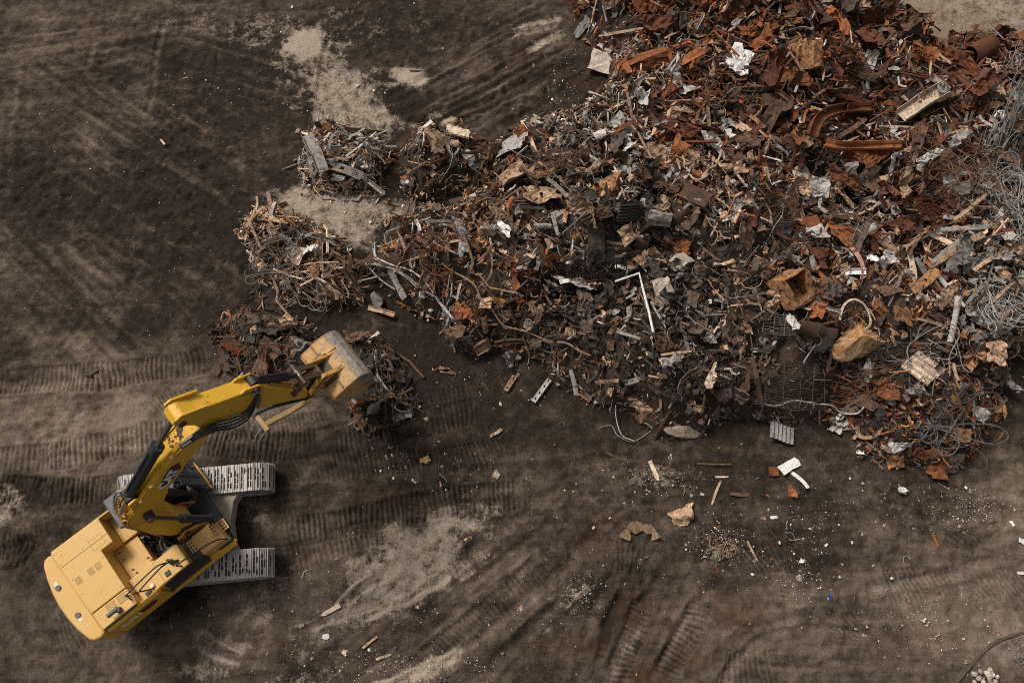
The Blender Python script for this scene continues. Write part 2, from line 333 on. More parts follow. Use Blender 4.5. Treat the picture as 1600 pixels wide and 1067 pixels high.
# patches: pale dust, dry lighter soil, damp darker soil plus the excavator's painted shadow, rust stain
class Win:
    """a field that is zero outside the window it was computed on"""
    def __init__(s, sl, v): s.sl, s.v = sl, v
def blob(px, py, rx, ry, ang=0, edge=0.8, nscale=0.9, seed=0, amt=1.0, hard=0.22):
    cx, cy = P(px, py); s = mpp(px, py); a = radians(ang); m = max(rx, ry) * s * (1 + hard + edge * 0.75)
    i0, i1 = np.searchsorted(gx, [cx - m, cx + m]); j0, j1 = np.searchsorted(gy, [cy - m, cy + m]); sl = (slice(i0, i1), slice(j0, j1))
    X, Y = GX[sl], GY[sl]; dx = X - cx; dy = Y - cy
    u = (dx * cos(a) + dy * sin(a)) / (rx * s); v = (-dx * sin(a) + dy * cos(a)) / (ry * s)
    r = np.sqrt(u * u + v * v) + (fbm(X, Y, nscale, 5, 500 + seed * 7) - 0.5) * 2.6 * edge
    return Win(sl, amt * sst(1 + hard, 1 - hard, r))
def wmax(f, w): f[w.sl] = np.maximum(f[w.sl], w.v)
def wadd(f, w, k=1.0): f[w.sl] += w.v * k
for i, (px, py, rx, ry, ang, amt, edge) in enumerate([
    (473,70,32,24,20,.95,.5),(520,135,55,50,-40,.62,1.0),(560,175,75,30,-15,.6,.9),(637,118,24,15,-20,.9,.5),(500,105,25,60,75,.45,.9),(530,320,85,38,-12,.72,.6),(560,345,45,40,0,.6,.7),(470,315,28,26,0,.8,.5),(600,380,20,20,0,.4,.7),
    (440,40,70,20,10,.3,1.1),(560,40,90,20,0,.22,1.2),(830,45,34,10,15,.55,.8),(850,68,26,9,30,.7,.7),(690,175,20,8,30,.5,.8),(700,190,12,6,30,.8,.6),(380,60,40,12,5,.35,1.1),(300,40,60,25,10,.25,1.2),
    (640,880,100,46,28,.72,.9),(570,935,95,38,32,.66,.9),(600,930,40,20,30,.5,.8),(650,900,70,26,35,.62,.7),(700,905,60,16,35,.4,.9),(350,1010,45,25,10,.55,1.0),(320,1045,50,18,0,.4,1.0),(400,935,40,20,30,.35,1.1),(400,800,25,30,0,.35,.9),(410,970,30,10,30,.5,.8),
    (660,1050,60,14,25,.75,.7),(700,1020,30,10,30,.5,.8),(470,1060,50,10,10,.3,1.),(1120,860,28,22,20,.6,.9),(1020,745,35,20,-10,.35,1.0),(390,790,20,30,60,.3,.8),(190,690,30,14,0,.3,.8),(10,790,30,40,60,.45,.8),(980,1010,30,10,45,.25,1.0),(900,930,50,8,38,.35,.9),(1455,830,10,24,0,.3,.8),
    (1500,20,150,62,-10,.5,.25),(1590,60,60,60,0,.5,.25)]):
    wmax(dust, blob(px, py, rx, ry, ang, edge, 0.9, i, amt, 0.7))
for i, (px, py, rx, ry, ang, amt) in enumerate([
    (60,660,230,90,5,.55),(320,640,160,60,5,.4),(60,390,110,60,-20,.15),(150,190,70,26,-20,.22),(330,190,90,40,-30,.16),(130,30,150,50,10,.14),(20,930,80,110,0,.2),(300,1010,260,70,10,.28),(480,900,200,70,25,.25),
    (1130,1010,160,70,0,.32),(1230,930,140,70,0,.2),(1500,940,170,110,0,.32),(1560,1000,120,80,0,.3),(1340,780,130,50,0,.18),(1580,780,60,110,0,.5),(1060,900,110,50,0,.12),(850,820,160,90,0,.14),(700,1000,150,60,30,.2),(800,90,120,70,30,.12),(720,700,160,60,0,.1),(1500,20,170,70,-10,.85)]):
    wadd(dry, blob(px, py, rx, ry, ang, 0.8, 2.2, 40 + i, amt, 0.7))
for i, (px, py, rx, ry, ang, amt) in enumerate([
    (170,330,170,90,0,.55),(330,270,120,130,0,.5),(350,130,110,60,0,.5),(430,110,28,14,-10,.9),(640,170,70,40,-20,.9),(640,40,100,40,0,.5),(900,130,70,60,0,.6),(330,400,90,70,0,.4),(760,430,400,160,0,.8),(1200,430,420,230,0,.8),(660,330,60,20,0,.7),
    (300,910,70,40,40,.6),(445,745,25,35,0,.7),(450,880,22,35,0,.7),(90,770,110,24,0,.5),(30,880,40,40,0,.5),(600,700,240,40,5,.45),(560,780,160,30,5,.4),(760,650,160,70,0,.4),(1190,850,90,40,0,.3),(1270,880,40,22,0,.7),(1290,770,60,30,0,.3),(520,960,25,12,35,.5),(640,905,35,9,30,.4),(980,930,60,40,40,.35),(1120,740,120,40,0,.3)]):  # includes the excavator's soft shadow, painted beside body and track ends
    wmax(damp_shade, blob(px, py, rx, ry, ang, 0.7, 1.8, 80 + i, amt, 0.6))
for i, (px, py, rx, ry, amt) in enumerate([(1150,960,50,26,.6),(1000,1060,30,24,.8),(1090,1030,30,20,.45),(660,790,40,14,.3),(560,950,30,10,.3),(930,850,40,40,.3),(1280,60,330,90,.5),(1100,160,160,120,.6),(420,1005,40,10,.3),(600,775,70,14,.3),(1000,960,30,40,.35),(880,1010,60,16,.35),(1450,1000,50,20,.25),(150,60,60,30,.2),(500,110,14,40,.3)]):
    wmax(rustm, blob(px, py, rx, ry, 0, 0.8, 1.2, 120 + i, amt, 0.7))
def dust_streak(pix, w, amt):
    I, J, D, A, S = path_field(pix, w)
    g = np.exp(-(D / (w * .55)) ** 2) * sst(0, .6, A) * sst(0, .6, S - A) * amt
    dust[I, J] = np.maximum(dust[I, J], g); relief[I, J] += .04 * g
for pix, w, amt in [([(520,975),(530,945),(560,915),(612,888)], .16, .8), ([(536,980),(550,950),(582,922),(645,896)], .14, .8), ([(552,978),(600,955),(660,930),(722,888)], .22, .9), ([(470,988),(545,966),(640,926),(705,880)], .18, .75),
    ([(300,1012),(345,1030),(392,1036)], .15, .7), ([(320,1000),(365,1013),(395,1018)], .12, .7), ([(560,1075),(640,1052),(700,1030),(740,1012)], .22, .95), ([(440,985),(500,962),(540,945)], .12, .6), ([(350,985),(400,950),(440,935)], .2, .5), ([(400,930),(420,900),(455,880)], .15, .5),
    ([(520,95),(508,140),(498,175)], .3, .6), ([(540,100),(600,130),(660,125)], .3, .45), ([(480,125),(500,150),(520,165)], .2, .7), ([(870,960),(910,925),(940,905)], .12, .55), ([(820,1010),(870,965)], .1, .4), ([(790,65),(850,40),(880,30)], .18, .6), ([(838,72),(860,60),(872,52)], .14, .7), ([(1000,1000),(985,1040)], .3, .2), ([(560,330),(620,345),(650,350)], .3, .5)]:
    dust_streak(pix, w, amt)
relief += (clod - 0.5) * (0.07 + 0.10 * rough + 0.09 * damp_shade) * near * (1 - 0.5 * dust)
fine = fbm(GX, GY, 0.15, 1, 13) - 0.5
relief += fine * 0.025 * near * (0.5 + rough)
# crumbly clods: rounded lumps with sharp creases between them
bil = np.abs(2 * vnoise(WX, WY, 0.55, 201) - 1) + 0.6 * np.abs(2 * vnoise(GX, GY, 0.26, 202) - 1) + 0.3 * np.abs(2 * vnoise(GX, GY, 0.17, 203) - 1)
crumb = np.clip(0.8 * sst(0.47, 0.68, fbm(GX, GY, 1.7, 4, 205)) * (0.55 + 0.7 * damp_shade) + 0.18, 0, 1)
relief += (bil - 0.9) * 0.085 * crumb * near * (1 - 0.6 * np.clip(dust, 0, 1))
dry += (bil - 0.9) * 0.10 * crumb
# drag marks: long shallow scratches in the lower middle and the upper middle
for (px, py, rx, ry, ang, a) in [(720,960,340,100,38,.085),(1000,980,130,110,58,.06),(780,110,150,70,32,.12),(250,270,250,130,-35,.11),(120,470,200,90,-42,.08),(380,120,160,60,-20,.08),(120,80,200,60,10,.08),(900,780,220,70,8,.04),(60,640,220,60,4,.05)]:
    bw = blob(px, py, rx, ry, ang, 0.5, 2.0, int(px) % 30, 1.0, 0.5); sl = bw.sl; X, Y = GX[sl], GY[sl]
    th = radians(ang); u = X * cos(th) + Y * sin(th); v = -X * sin(th) + Y * cos(th)
    st = fbm(u * 0.10, v, 0.30, 3, int(px)) - 0.5
    st2 = fbm(u * 0.05, v, 0.17, 1, int(px) + 3) - 0.5; relief[sl] += st2 * a * bw.v * 0.8; dry[sl] += st2 * bw.v * 0.35 * (a / .08)
    relief[sl] += st * a * bw.v * 1.1; dry[sl] += st * bw.v * 0.5 * (a / .08)
relief *= near
gv = np.empty((GX.size, 3), np.float32); gv[:, 0] = GX.ravel(); gv[:, 1] = GY.ravel(); gv[:, 2] = relief.ravel()
n0, n1 = GX.shape
idx = np.arange(n0 * n1).reshape(n0, n1)
gf = np.stack([idx[:-1, :-1], idx[1:, :-1], idx[1:, 1:], idx[:-1, 1:]], -1).reshape(-1, 4)
def np_mesh(name, v, f, smooth=True, mi=None):
    me = bpy.data.meshes.new(name); k = f.shape[1]
    me.vertices.add(len(v)); me.vertices.foreach_set('co', np.ascontiguousarray(v, np.float32).ravel())
    me.loops.add(f.size); me.loops.foreach_set('vertex_index', f.ravel().astype(np.int32))
    me.polygons.add(len(f)); me.polygons.foreach_set('loop_start', np.arange(0, f.size, k, dtype=np.int32))
    if mi is not None: me.polygons.foreach_set('material_index', mi.astype(np.int32))
    me.polygons.foreach_set('use_smooth', np.full(len(f), smooth)); me.update(calc_edges=True)
    return me
gme = np_mesh('ground', gv, gf)
at = gme.attributes.new('soil', 'FLOAT_COLOR', 'POINT')
ca = np.stack([dust, np.clip(dry * 0.95 + 0.26, 0, 1), damp_shade, rustm], -1).reshape(-1, 4).astype(np.float32)
at.data.foreach_set('color', ca.ravel())
ground = bpy.data.objects.new('ground', gme); COL.objects.link(ground); ground['kind'] = 'structure'

def ground_mat():
    m, nt, b = new_mat('yard_soil')
    a = N(nt, "ShaderNodeAttribute", attribute_name='soil'); sep = N(nt, "ShaderNodeSeparateColor"); nt.links.new(a.outputs["Color"], sep.inputs[0])
    geo = N(nt, "ShaderNodeNewGeometry"); v = geo.outputs["Position"]
    nA = noise(nt, v, 0.45, 6, 0.65, 0.4); nB = noise(nt, v, 2.6, 7, 0.68, 0.3); nC = noise(nt, v, 13.0, 6, 0.7); nD = noise(nt, v, 55.0, 4, 0.75)
    def M(op, x, y, clamp=False):
        n = N(nt, "ShaderNodeMath", operation=op); n.use_clamp = clamp
        for s, q in ((n.inputs[0], x), (n.inputs[1], y)):
            if isinstance(q, (int, float)): s.default_value = q
            else: nt.links.new(q, s)
        return n.outputs[0]
    def C(x, amt): return M('MULTIPLY', M('SUBTRACT', x, 0.5), amt)
    vo = N(nt, "ShaderNodeTexVoronoi", feature='F1'); vo.inputs["Scale"].default_value = 9.0
    wv = N(nt, "ShaderNodeVectorMath", operation='ADD'); nw = N(nt, "ShaderNodeTexNoise"); nw.inputs["Scale"].default_value = 6.0; nt.links.new(v, nw.inputs["Vector"])
    sv = N(nt, "ShaderNodeVectorMath", operation='SCALE'); sv.inputs["Scale"].default_value = 0.22; nt.links.new(nw.outputs["Color"], sv.inputs[0]); nt.links.new(v, wv.inputs[0]); nt.links.new(sv.outputs[0], wv.inputs[1]); nt.links.new(wv.outputs[0], vo.inputs["Vector"])
    nE = noise(nt, v, 28.0, 3, 0.7)
    rot = N(nt, "ShaderNodeMapping"); rot.inputs["Rotation"].default_value = (0, 0, radians(-32)); rot.inputs["Scale"].default_value = (0.22, 1.6, 1.0); nt.links.new(v, rot.inputs[0]); nS = noise(nt, rot.outputs[0], 1.6, 6, 0.68, 0.5)
    rot2 = N(nt, "ShaderNodeMapping"); rot2.inputs["Rotation"].default_value = (0, 0, radians(8)); rot2.inputs["Scale"].default_value = (0.3, 1.5, 1.0); nt.links.new(v, rot2.inputs[0]); nS2 = noise(nt, rot2.outputs[0], 1.3, 6, 0.66, 0.6)
    dryv = M('ADD', sep.outputs[1], C(nA, 1.25))
    dryv = M('ADD', dryv, M('ADD', C(nS, 0.75), C(nS2, 0.5)))
    dryv = M('ADD', dryv, C(nB, 1.35))
    dryv = M('ADD', dryv, C(nC, 0.75))
    dryv = M('ADD', dryv, C(nE, 0.40))
    dryv = M('SUBTRACT', dryv, M('MULTIPLY', sep.outputs[2], 0.52), True)
    col = ramp(nt, dryv, [(0.0, (0.0220, 0.0155, 0.0109)), (0.20, (0.039, 0.0284, 0.0205)), (0.46, (0.077, 0.0570, 0.0420)), (0.78, (0.138, 0.103, 0.0755)), (1.0, (0.20, 0.155, 0.118))])
    du = M('ADD', M('MULTIPLY', sep.outputs[0], 1.30), M('ADD', C(nC, 1.3), M('ADD', C(nB, 2.1), C(nE, 0.6))))
    duf = N(nt, "ShaderNodeMapRange"); duf.inputs[1].default_value = 0.32; duf.inputs[2].default_value = 0.98; duf.inputs[4].default_value = 0.9; nt.links.new(du, duf.inputs[0])
    gate = N(nt, "ShaderNodeMapRange"); gate.inputs[1].default_value = 0.03; gate.inputs[2].default_value = 0.3; nt.links.new(sep.outputs[0], gate.inputs[0])
    col = mixc(nt, M('MULTIPLY', duf.outputs[0], gate.outputs[0], True), col, (0.37, 0.297, 0.225))
    ru = M('MULTIPLY', a.outputs["Alpha"], nB, True)
    col = mixc(nt, M('MULTIPLY', ru, 1.1, True), col, (0.10, 0.048, 0.025))
    col = mixc(nt, 0.9, col, ramp(nt, nD, [(0.30, (0.68, 0.68, 0.68)), (0.5, (0.97, 0.97, 0.97)), (0.68, (1.38, 1.36, 1.34))]), 'MULTIPLY')
    nt.links.new(col, b.inputs["Base Color"]); b.inputs["Roughness"].default_value = 0.95; b.inputs["Specular IOR Level"].default_value = 0.15
    hgtv = M('ADD', M('ADD', M('MULTIPLY', nC, 1.3), M('MULTIPLY', nE, 0.25)), M('MULTIPLY', vo.outputs["Distance"], M('MULTIPLY', sep.outputs[2], -0.9)))
    bump(nt, b, hgtv, 0.9, 0.045)
    return m
gme.materials.append(ground_mat())

# fine scrap and soil that the heaps are made of (one countless mass per heap), meeting the ground
def mound(key, label):
    sd = HSD[key]; m = sd > -0.05
    i0, i1 = np.where(m.any(1))[0][[0, -1]]; j0, j1 = np.where(m.any(0))[0][[0, -1]]
    sub = (slice(i0, i1 + 1), slice(j0, j1 + 1))
    X = HGX[sub]; Y = HGY[sub]; Z = HH[sub] - 0.06 + (fbm(X, Y, 0.35, 3, 71) - 0.5) * 0.24 * np.clip(sd[sub] * 2, 0, 1) + (fbm(X, Y, 1.1, 2, 75) - 0.5) * 0.1
    Z = np.where(sd[sub] < 0.05, -0.2, Z)
    ok = m[sub]; a, b = X.shape; idx = np.arange(a * b).reshape(a, b)
    q = ok[:-1, :-1] & ok[1:, :-1] & ok[1:, 1:] & ok[:-1, 1:]
    f = np.stack([idx[:-1, :-1], idx[1:, :-1], idx[1:, 1:], idx[:-1, 1:]], -1)[q]
    me = np_mesh('fine_scrap', np.stack([X, Y, Z], -1).reshape(-1, 3), f, False)
    o = bpy.data.objects.new('fine_scrap', me); COL.objects.link(o); o['kind'] = 'stuff'; o['label'] = label
    return o
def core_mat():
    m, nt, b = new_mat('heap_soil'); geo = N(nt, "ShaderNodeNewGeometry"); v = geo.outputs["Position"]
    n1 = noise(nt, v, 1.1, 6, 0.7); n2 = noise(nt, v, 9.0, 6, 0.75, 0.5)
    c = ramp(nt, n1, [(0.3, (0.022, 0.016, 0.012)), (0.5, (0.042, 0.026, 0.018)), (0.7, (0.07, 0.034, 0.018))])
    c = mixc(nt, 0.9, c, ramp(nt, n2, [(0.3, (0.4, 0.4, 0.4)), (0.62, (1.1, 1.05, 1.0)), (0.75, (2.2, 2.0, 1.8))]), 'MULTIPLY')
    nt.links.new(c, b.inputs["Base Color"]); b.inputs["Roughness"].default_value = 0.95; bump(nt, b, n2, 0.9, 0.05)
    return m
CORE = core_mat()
for k_, lb in (('main', 'fine dark scrap and soil of the big heap'), ('a', 'fine scrap under the small heap with the grey drilled plate'), ('b', 'fine scrap under the small heap with the grey wire tangle'),
               ('c', 'fine scrap of the heap left of the bucket'), ('d', 'fine scrap of the heap right of the bucket'), ('e', 'fine scrap between the two small heaps')):
    mound(k_, lb).data.materials.append(CORE)

# ------------------------------------------------------------------ the excavator
EX, EY, YAW = -9.93, -6.45, radians(40)
def paint_mat(name, c, dust_c, dust_amt, grime_amt, rough=0.45):
    """machine enamel with dust lying in blotches, grease spots and small chips"""
    m, nt, b = new_mat(name)
    tc = N(nt, "ShaderNodeTexCoord"); v = tc.outputs["Object"]
    n1 = noise(nt, v, 1.3, 5, 0.6); n2 = noise(nt, v, 5.5, 5, 0.65, 0.3); n3 = noise(nt, v, 40.0, 3, 0.7)
    f = N(nt, "ShaderNodeMath", operation='MULTIPLY_ADD'); f.inputs[1].default_value = 1.1; f.inputs[2].default_value = dust_amt - 0.55; f.use_clamp = True
    nt.links.new(n1, f.inputs[0])
    col = mixc(nt, f.outputs[0], c, dust_c)
    col = mixc(nt, 0.14, col, ramp(nt, n3, [(0.3, (0.75, 0.75, 0.75)), (0.7, (1.15, 1.15, 1.15))]), 'MULTIPLY')
    col = mixc(nt, ramp(nt, n2, [(0.70 - 0.2 * grime_amt, (0, 0, 0)), (0.76 - 0.2 * grime_amt, (1, 1, 1))]), col, (0.055, 0.032, 0.016))
    nt.links.new(col, b.inputs["Base Color"]); b.inputs["Roughness"].default_value = rough
    rr = N(nt, "ShaderNodeMapRange"); rr.inputs[3].default_value = rough - 0.1; rr.inputs[4].default_value = rough + 0.25
    nt.links.new(n2, rr.inputs[0]); nt.links.new(rr.outputs[0], b.inputs["Roughness"])
    bump(nt, b, n3, 0.02, 0.005)
    return m
YB = paint_mat('yellow_enamel_dusty', (0.55, 0.30, 0.05), (0.60, 0.375, 0.13), 0.55, 0.10, 0.5)
YBS = paint_mat('yellow_enamel_spotted', (0.54, 0.285, 0.05), (0.56, 0.34, 0.11), 0.5, 0.32, 0.5)
YM = paint_mat('yellow_enamel', (0.68, 0.375, 0.016), (0.54, 0.305, 0.05), 0.26, 0.32, 0.42)
YG = paint_mat('yellow_enamel_greasy', (0.50, 0.26, 0.035), (0.42, 0.24, 0.07), 0.4, 0.75, 0.5)
THM = paint_mat('thumb_worn', (0.34, 0.20, 0.05), (0.26, 0.175, 0.09), 0.45, 0.5, 0.6)
GR = paint_mat('grease_caked', (0.10, 0.05, 0.022), (0.03, 0.02, 0.013), 0.5, 0.6, 0.4)
DK = paint_mat('black_enamel', (0.018, 0.019, 0.021), (0.05, 0.045, 0.04), 0.25, 0.1, 0.5)
RF = paint_mat('dark_grey_roof', (0.065, 0.07, 0.078), (0.11, 0.11, 0.11), 0.35, 0.05, 0.5)
STL = paint_mat('bare_steel', (0.33, 0.32, 0.31), (0.20, 0.18, 0.16), 0.35, 0.1, 0.4); STL.node_tree.nodes["Principled BSDF"].inputs["Metallic"].default_value = 0.6
SHOE = paint_mat('worn_grouser_steel', (0.50, 0.455, 0.425), (0.22, 0.185, 0.16), 0.46, 0.36, 0.5); SHOE.node_tree.nodes["Principled BSDF"].inputs["Metallic"].default_value = 0.25
SLOT_MUD = paint_mat('slot_shade_mud', (0.016, 0.012, 0.010), (0.045, 0.034, 0.027), 0.35, 0.2, 0.95)
DUSTY = paint_mat('dusty_frame', (0.22, 0.18, 0.14), (0.33, 0.275, 0.215), 0.5, 0.5, 0.9)
GL = paint_mat('cab_glass', (0.012, 0.014, 0.016), (0.03, 0.03, 0.03), 0.2, 0.0, 0.12)
CHR = paint_mat('chromed_rod', (0.16, 0.14, 0.12), (0.10, 0.07, 0.045), 0.4, 0.3, 0.3); CHR.node_tree.nodes["Principled BSDF"].inputs["Metallic"].default_value = 0.7
WHT = paint_mat('white_decal', (0.78, 0.76, 0.73), (0.6, 0.57, 0.52), 0.2, 0.05, 0.6)
RED = paint_mat('dark_red_decal', (0.10, 0.012, 0.012), (0.06, 0.02, 0.015), 0.2, 0.0, 0.6)
LNS = paint_mat('pale_lens', (0.72, 0.58, 0.5), (0.7, 0.6, 0.5), 0.2, 0.0, 0.3)
GRL = paint_mat('grille_shade', (0.20, 0.125, 0.045), (0.30, 0.20, 0.09), 0.5, 0.0, 0.7)
def bucket_mat():
    m, nt, b = new_mat('bucket_paint_worn')
    tc = N(nt, "ShaderNodeTexCoord"); v = tc.outputs["Object"]; sx = N(nt, "ShaderNodeSeparateXYZ"); nt.links.new(v, sx.inputs[0])
    n1 = noise(nt, v, 2.2, 7, 0.7, 0.4); n2 = noise(nt, v, 9.0, 6, 0.75); mp = N(nt, "ShaderNodeMapping"); mp.inputs["Scale"].default_value = (1.0, 6.0, 1.0); nt.links.new(v, mp.inputs[0]); n3 = noise(nt, mp.outputs[0], 2.5, 5, 0.7)
    def M(op, x, y):
        n = N(nt, "ShaderNodeMath", operation=op)
        for s, q in ((n.inputs[0], x), (n.inputs[1], y)):
            if isinstance(q, (int, float)): s.default_value = q
            else: nt.links.new(q, s)
        return n.outputs[0]
    k = M('ADD', M('MULTIPLY', M('SUBTRACT', sx.outputs[0], 6.54), 1.9), M('ADD', M('MULTIPLY', M('SUBTRACT', n1, .5), 2.2), M('MULTIPLY', M('SUBTRACT', n3, .5), 1.2)))
    col = ramp(nt, n2, [(.32, (.54, .31, .08)), (.52, (.44, .25, .09)), (.66, (.24, .13, .055))])
    col = mixc(nt, ramp(nt, n1, [(.56, (0, 0, 0)), (.70, (.8, .8, .8))]), col, (.16, .085, .04))
    steel = ramp(nt, n2, [(.30, (.07, .055, .043)), (.5, (.20, .165, .13)), (.68, (.36, .31, .26))])
    col = mixc(nt, ramp(nt, k, [(.0, (0, 0, 0)), (.45, (1, 1, 1))]), col, steel)
    nt.links.new(col, b.inputs["Base Color"]); b.inputs["Roughness"].default_value = .6; bump(nt, b, n2, .35, .02)
    return m
BKM = bucket_mat()
ROPS = paint_mat('worn_bucket_steel', (0.40, 0.33, 0.25), (0.24, 0.20, 0.165), 0.55, 0.2, 0.55)

ex = bpy.data.objects.new('excavator', None); COL.objects.link(ex); ex.location = (EX, EY, 0); ex.rotation_euler = (0, 0, YAW)
tag(ex, 'yellow crawler excavator with raised boom and digging bucket over the small scrap heaps', 'excavator')
def part(name, mb, mats, bevel=0.0, parent=None, seg=2): return mb.build(name, mats, parent or ex, bevel, seg)

# undercarriage, slewed against the house
UY = radians(5.4) - YAW
def und(o):
    o.rotation_euler = (0, 0, UY); ux, uy = 0.08, 0.07
    o.location = (ux, uy, 0); return o
TL, TR_, TZ = 1.93, 0.47, 0.56                      # half wheelbase, belt radius, axle height
per = 4 * TL + 2 * pi * TR_; NSH = 52
def belt(s):
    s = s % per
    if s < 2 * TL: return (-TL + s, TZ + TR_, 0.0)
    s -= 2 * TL
    if s < pi * TR_: a = pi / 2 - s / TR_; return (TL + TR_ * cos(a), TZ + TR_ * sin(a), a - pi / 2)
    s -= pi * TR_
    if s < 2 * TL: return (TL - s, TZ - TR_, pi)
    s -= 2 * TL; a = -pi / 2 - s / TR_
    return (-TL + TR_ * cos(a), TZ + TR_ * sin(a), a - pi / 2)
for side in (1, -1):
    mb = MB(); yc = side * 1.31; hw = 0.43
    for k in range(NSH):
        x, z, a = belt((k + 0.37) * per / NSH); ca, sa = cos(a), sin(a); j = R.uniform(-.006, .006)
        def add(x0, x1, y0, y1, z0, z1, mi):
            v = [(x + xx * ca - zz * sa, yc + yy, z + xx * sa + zz * ca) for xx in (x0, x1) for yy in (y0, y1) for zz in (z0, z1)]
            mb.add(v, [(0, 1, 3, 2), (4, 6, 7, 5), (0, 4, 5, 1), (2, 3, 7, 6), (0, 2, 6, 4), (1, 5, 7, 3)], mi)
        add(-.098, .096, -hw, hw, 0, .03, 0)
        for gx_, gh in ((-.088, .060), (-.004, .052), (.074, .050)): add(gx_ - .011, gx_ + .013, -hw, hw, .03, gh + j, 0)
        for gx_, wd, pr in ((-.044, .030, .95), (.038, .024, .55)):       # dark colour standing for shaded openings, and packed soil, between the bars
            y0 = R.uniform(-.36, -.27)
            for q in range(3):
                L = R.uniform(.12, .22)
                if R.random() < pr: add(gx_ - wd, gx_ + wd, y0, min(y0 + L, .37), .030, .050 + R.random() * .004, 1)
                y0 += L + R.uniform(.025, .06)
        for by in (-.13, .13): add(-.048, -.034, by - .01, by + .01, .03, .05, 2)
    tr = und(part('track', mb, [SHOE, SLOT_MUD, WHT]))
    mb = MB(); mb.prism([(-TL - .1, .5), (-TL + .2, .30), (TL - .2, .30), (TL + .1, .5), (TL - .3, .86), (-TL + .3, .86)], yc - .24, yc + .24, 'xz')
    fr = part('track_frame', mb, DK, .02, tr)
    for nm, sx in (('sprocket', -1), ('idler', 1)):
        mb = MB(); cx = sx * TL
        mb.prism([(cx + (.43 + (.03 if (sx < 0 and k % 2) else 0)) * cos(2 * pi * k / 36), TZ + (.43 + (.03 if (sx < 0 and k % 2) else 0)) * sin(2 * pi * k / 36)) for k in range(36)], yc - .09, yc + .09, 'xz')
        mb.tube([(cx, yc - .2, TZ), (cx, yc + .2, TZ)], .16, 16); part(nm, mb, DK, .01, tr)
mb = MB()
mb.prism([(-.9, -.95), (-1.15, -1.2), (-.6, -1.2), (-.45, -.75), (.45, -.75), (.6, -1.2), (1.75, -1.2), (1.5, -.95), (1.3, -.6), (1.22, 0), (1.3, .6), (1.5, .95), (1.75, 1.2), (.6, 1.2), (.45, .75), (-.45, .75), (-.6, 1.2), (-1.15, 1.2), (-.9, .95), (-.8, .5), (-.8, -.5)], .42, .92)
und(part('carbody', mb, DUSTY, .04))
mb = MB(); mb.tube([(0, 0, .9), (0, 0, 1.2)], .72, 40); part('slew_ring', mb, DK, .01)

# house: deck, counterweight, hoods, tanks
mb = MB(); mb.prism([(-2.9, 1.34), (-.5, 1.34), (-.5, .5), (1.05, .5), (1.05, -.5), (.95, -1.30), (-2.9, -1.40)], 1.18, 1.45); part('deck', mb, DK, .03)
def arc_cw():
    p = []
    for k in range(15):
        a = pi / 2 + pi * k / 14
        p.append((-3.0 - .52 * (max(0, -cos(a)) ** .75), 0.0 if False else -0.04 + 1.40 * sin(a)))
    return p
mb = MB(); mb.prism([(-2.99, 1.34), (-3.12, 1.385), (-3.27, 1.34), (-3.36, 1.2), (-3.46, .8), (-3.53, .35), (-3.55, -.05), (-3.53, -.45), (-3.46, -.9), (-3.34, -1.32), (-3.24, -1.44), (-3.06, -1.49), (-2.90, -1.45)], 1.22, 2.60)
cw = part('counterweight', mb, YB, .09, seg=3)
for (x, y) in ((-3.30, .42), (-3.24, -.57)):
    mb = MB(); mb.tube([(x, y, 2.58), (x, y, 2.64)], .075, 20); part('lifting_eye', mb, RF, .01, cw)
    mb = MB(); mb.box(x - .05, x + .04, y + (.08 if y > 0 else -.19), y + (.19 if y > 0 else -.08), 2.60, 2.606); part('sticker', mb, LNS, 0, cw)
mb = MB(); mb.prism([(-2.965, 1.325), (-1.43, 1.325), (-1.43, .49), (-1.81, .49), (-1.81, -.825), (-2.885, -.825), (-2.925, 0)], 1.44, 2.75)
hood = part('engine_hood', mb, YB, .022)
mb = MB(); mb.prism([(-2.875, -.853), (-1.80, -.853), (-1.76, -1.38), (-2.86, -1.40)], 1.44, 2.74); rh = part('exhaust_hood', mb, YB, .022)
mb = MB(); mb.prism([(-2.96, 1.345), (-.98, 1.345), (-.98, 1.40), (-2.97, 1.40)], 1.3, 2.66); part('side_door', mb, YB, .012)
# panel seams and hatches on the hood (raised lips), louvres, bolts
mb = MB()
mb.box(-2.9, -1.45, .785, .80, 2.748, 2.756); mb.box(-1.98, -1.60, .60, .606, 2.748, 2.754); mb.box(-1.98, -1.60, .92, .926, 2.748, 2.754); mb.box(-1.98, -1.974, .60, .926, 2.748, 2.754); mb.box(-1.60, -1.594, .60, .926, 2.748, 2.754)
part('hatch_lip', mb, GRL, 0, hood)
for x in (-2.71, -2.32, -2.09):
    mb = MB(); mb.box(x - .09, x + .09, .07, .29, 2.748, 2.757, 0)
    for a in range(6):
        for b_ in range(7): mb.box(x - .08 + a * .028, x - .062 + a * .028, .082 + b_ * .029, .100 + b_ * .029, 2.757, 2.760, 1)
    part('vent_grille', mb, [YB, GRL], 0, hood)
for x in (-2.37, -2.03):
    mb = MB(); mb.box(x - .13, x + .13, -1.12, -.89, 2.738, 2.747, 0)
    for a in range(12): mb.box(x - .12 + a * .0205, x - .108 + a * .0205, -1.11, -.90, 2.747, 2.751, 1)
    part('vent_grille', mb, [GRL, YB], 0, rh)
mb = MB(); mb.tube([(-2.24, -1.23, 2.7), (-2.24, -1.23, 2.93)], .085, 18); mb.tube([(-2.24, -1.23, 2.90), (-2.33, -1.235, 2.96), (-2.50, -1.24, 2.955)], .062, 14)
part('exhaust_pipe', mb, RF)
mb = MB()
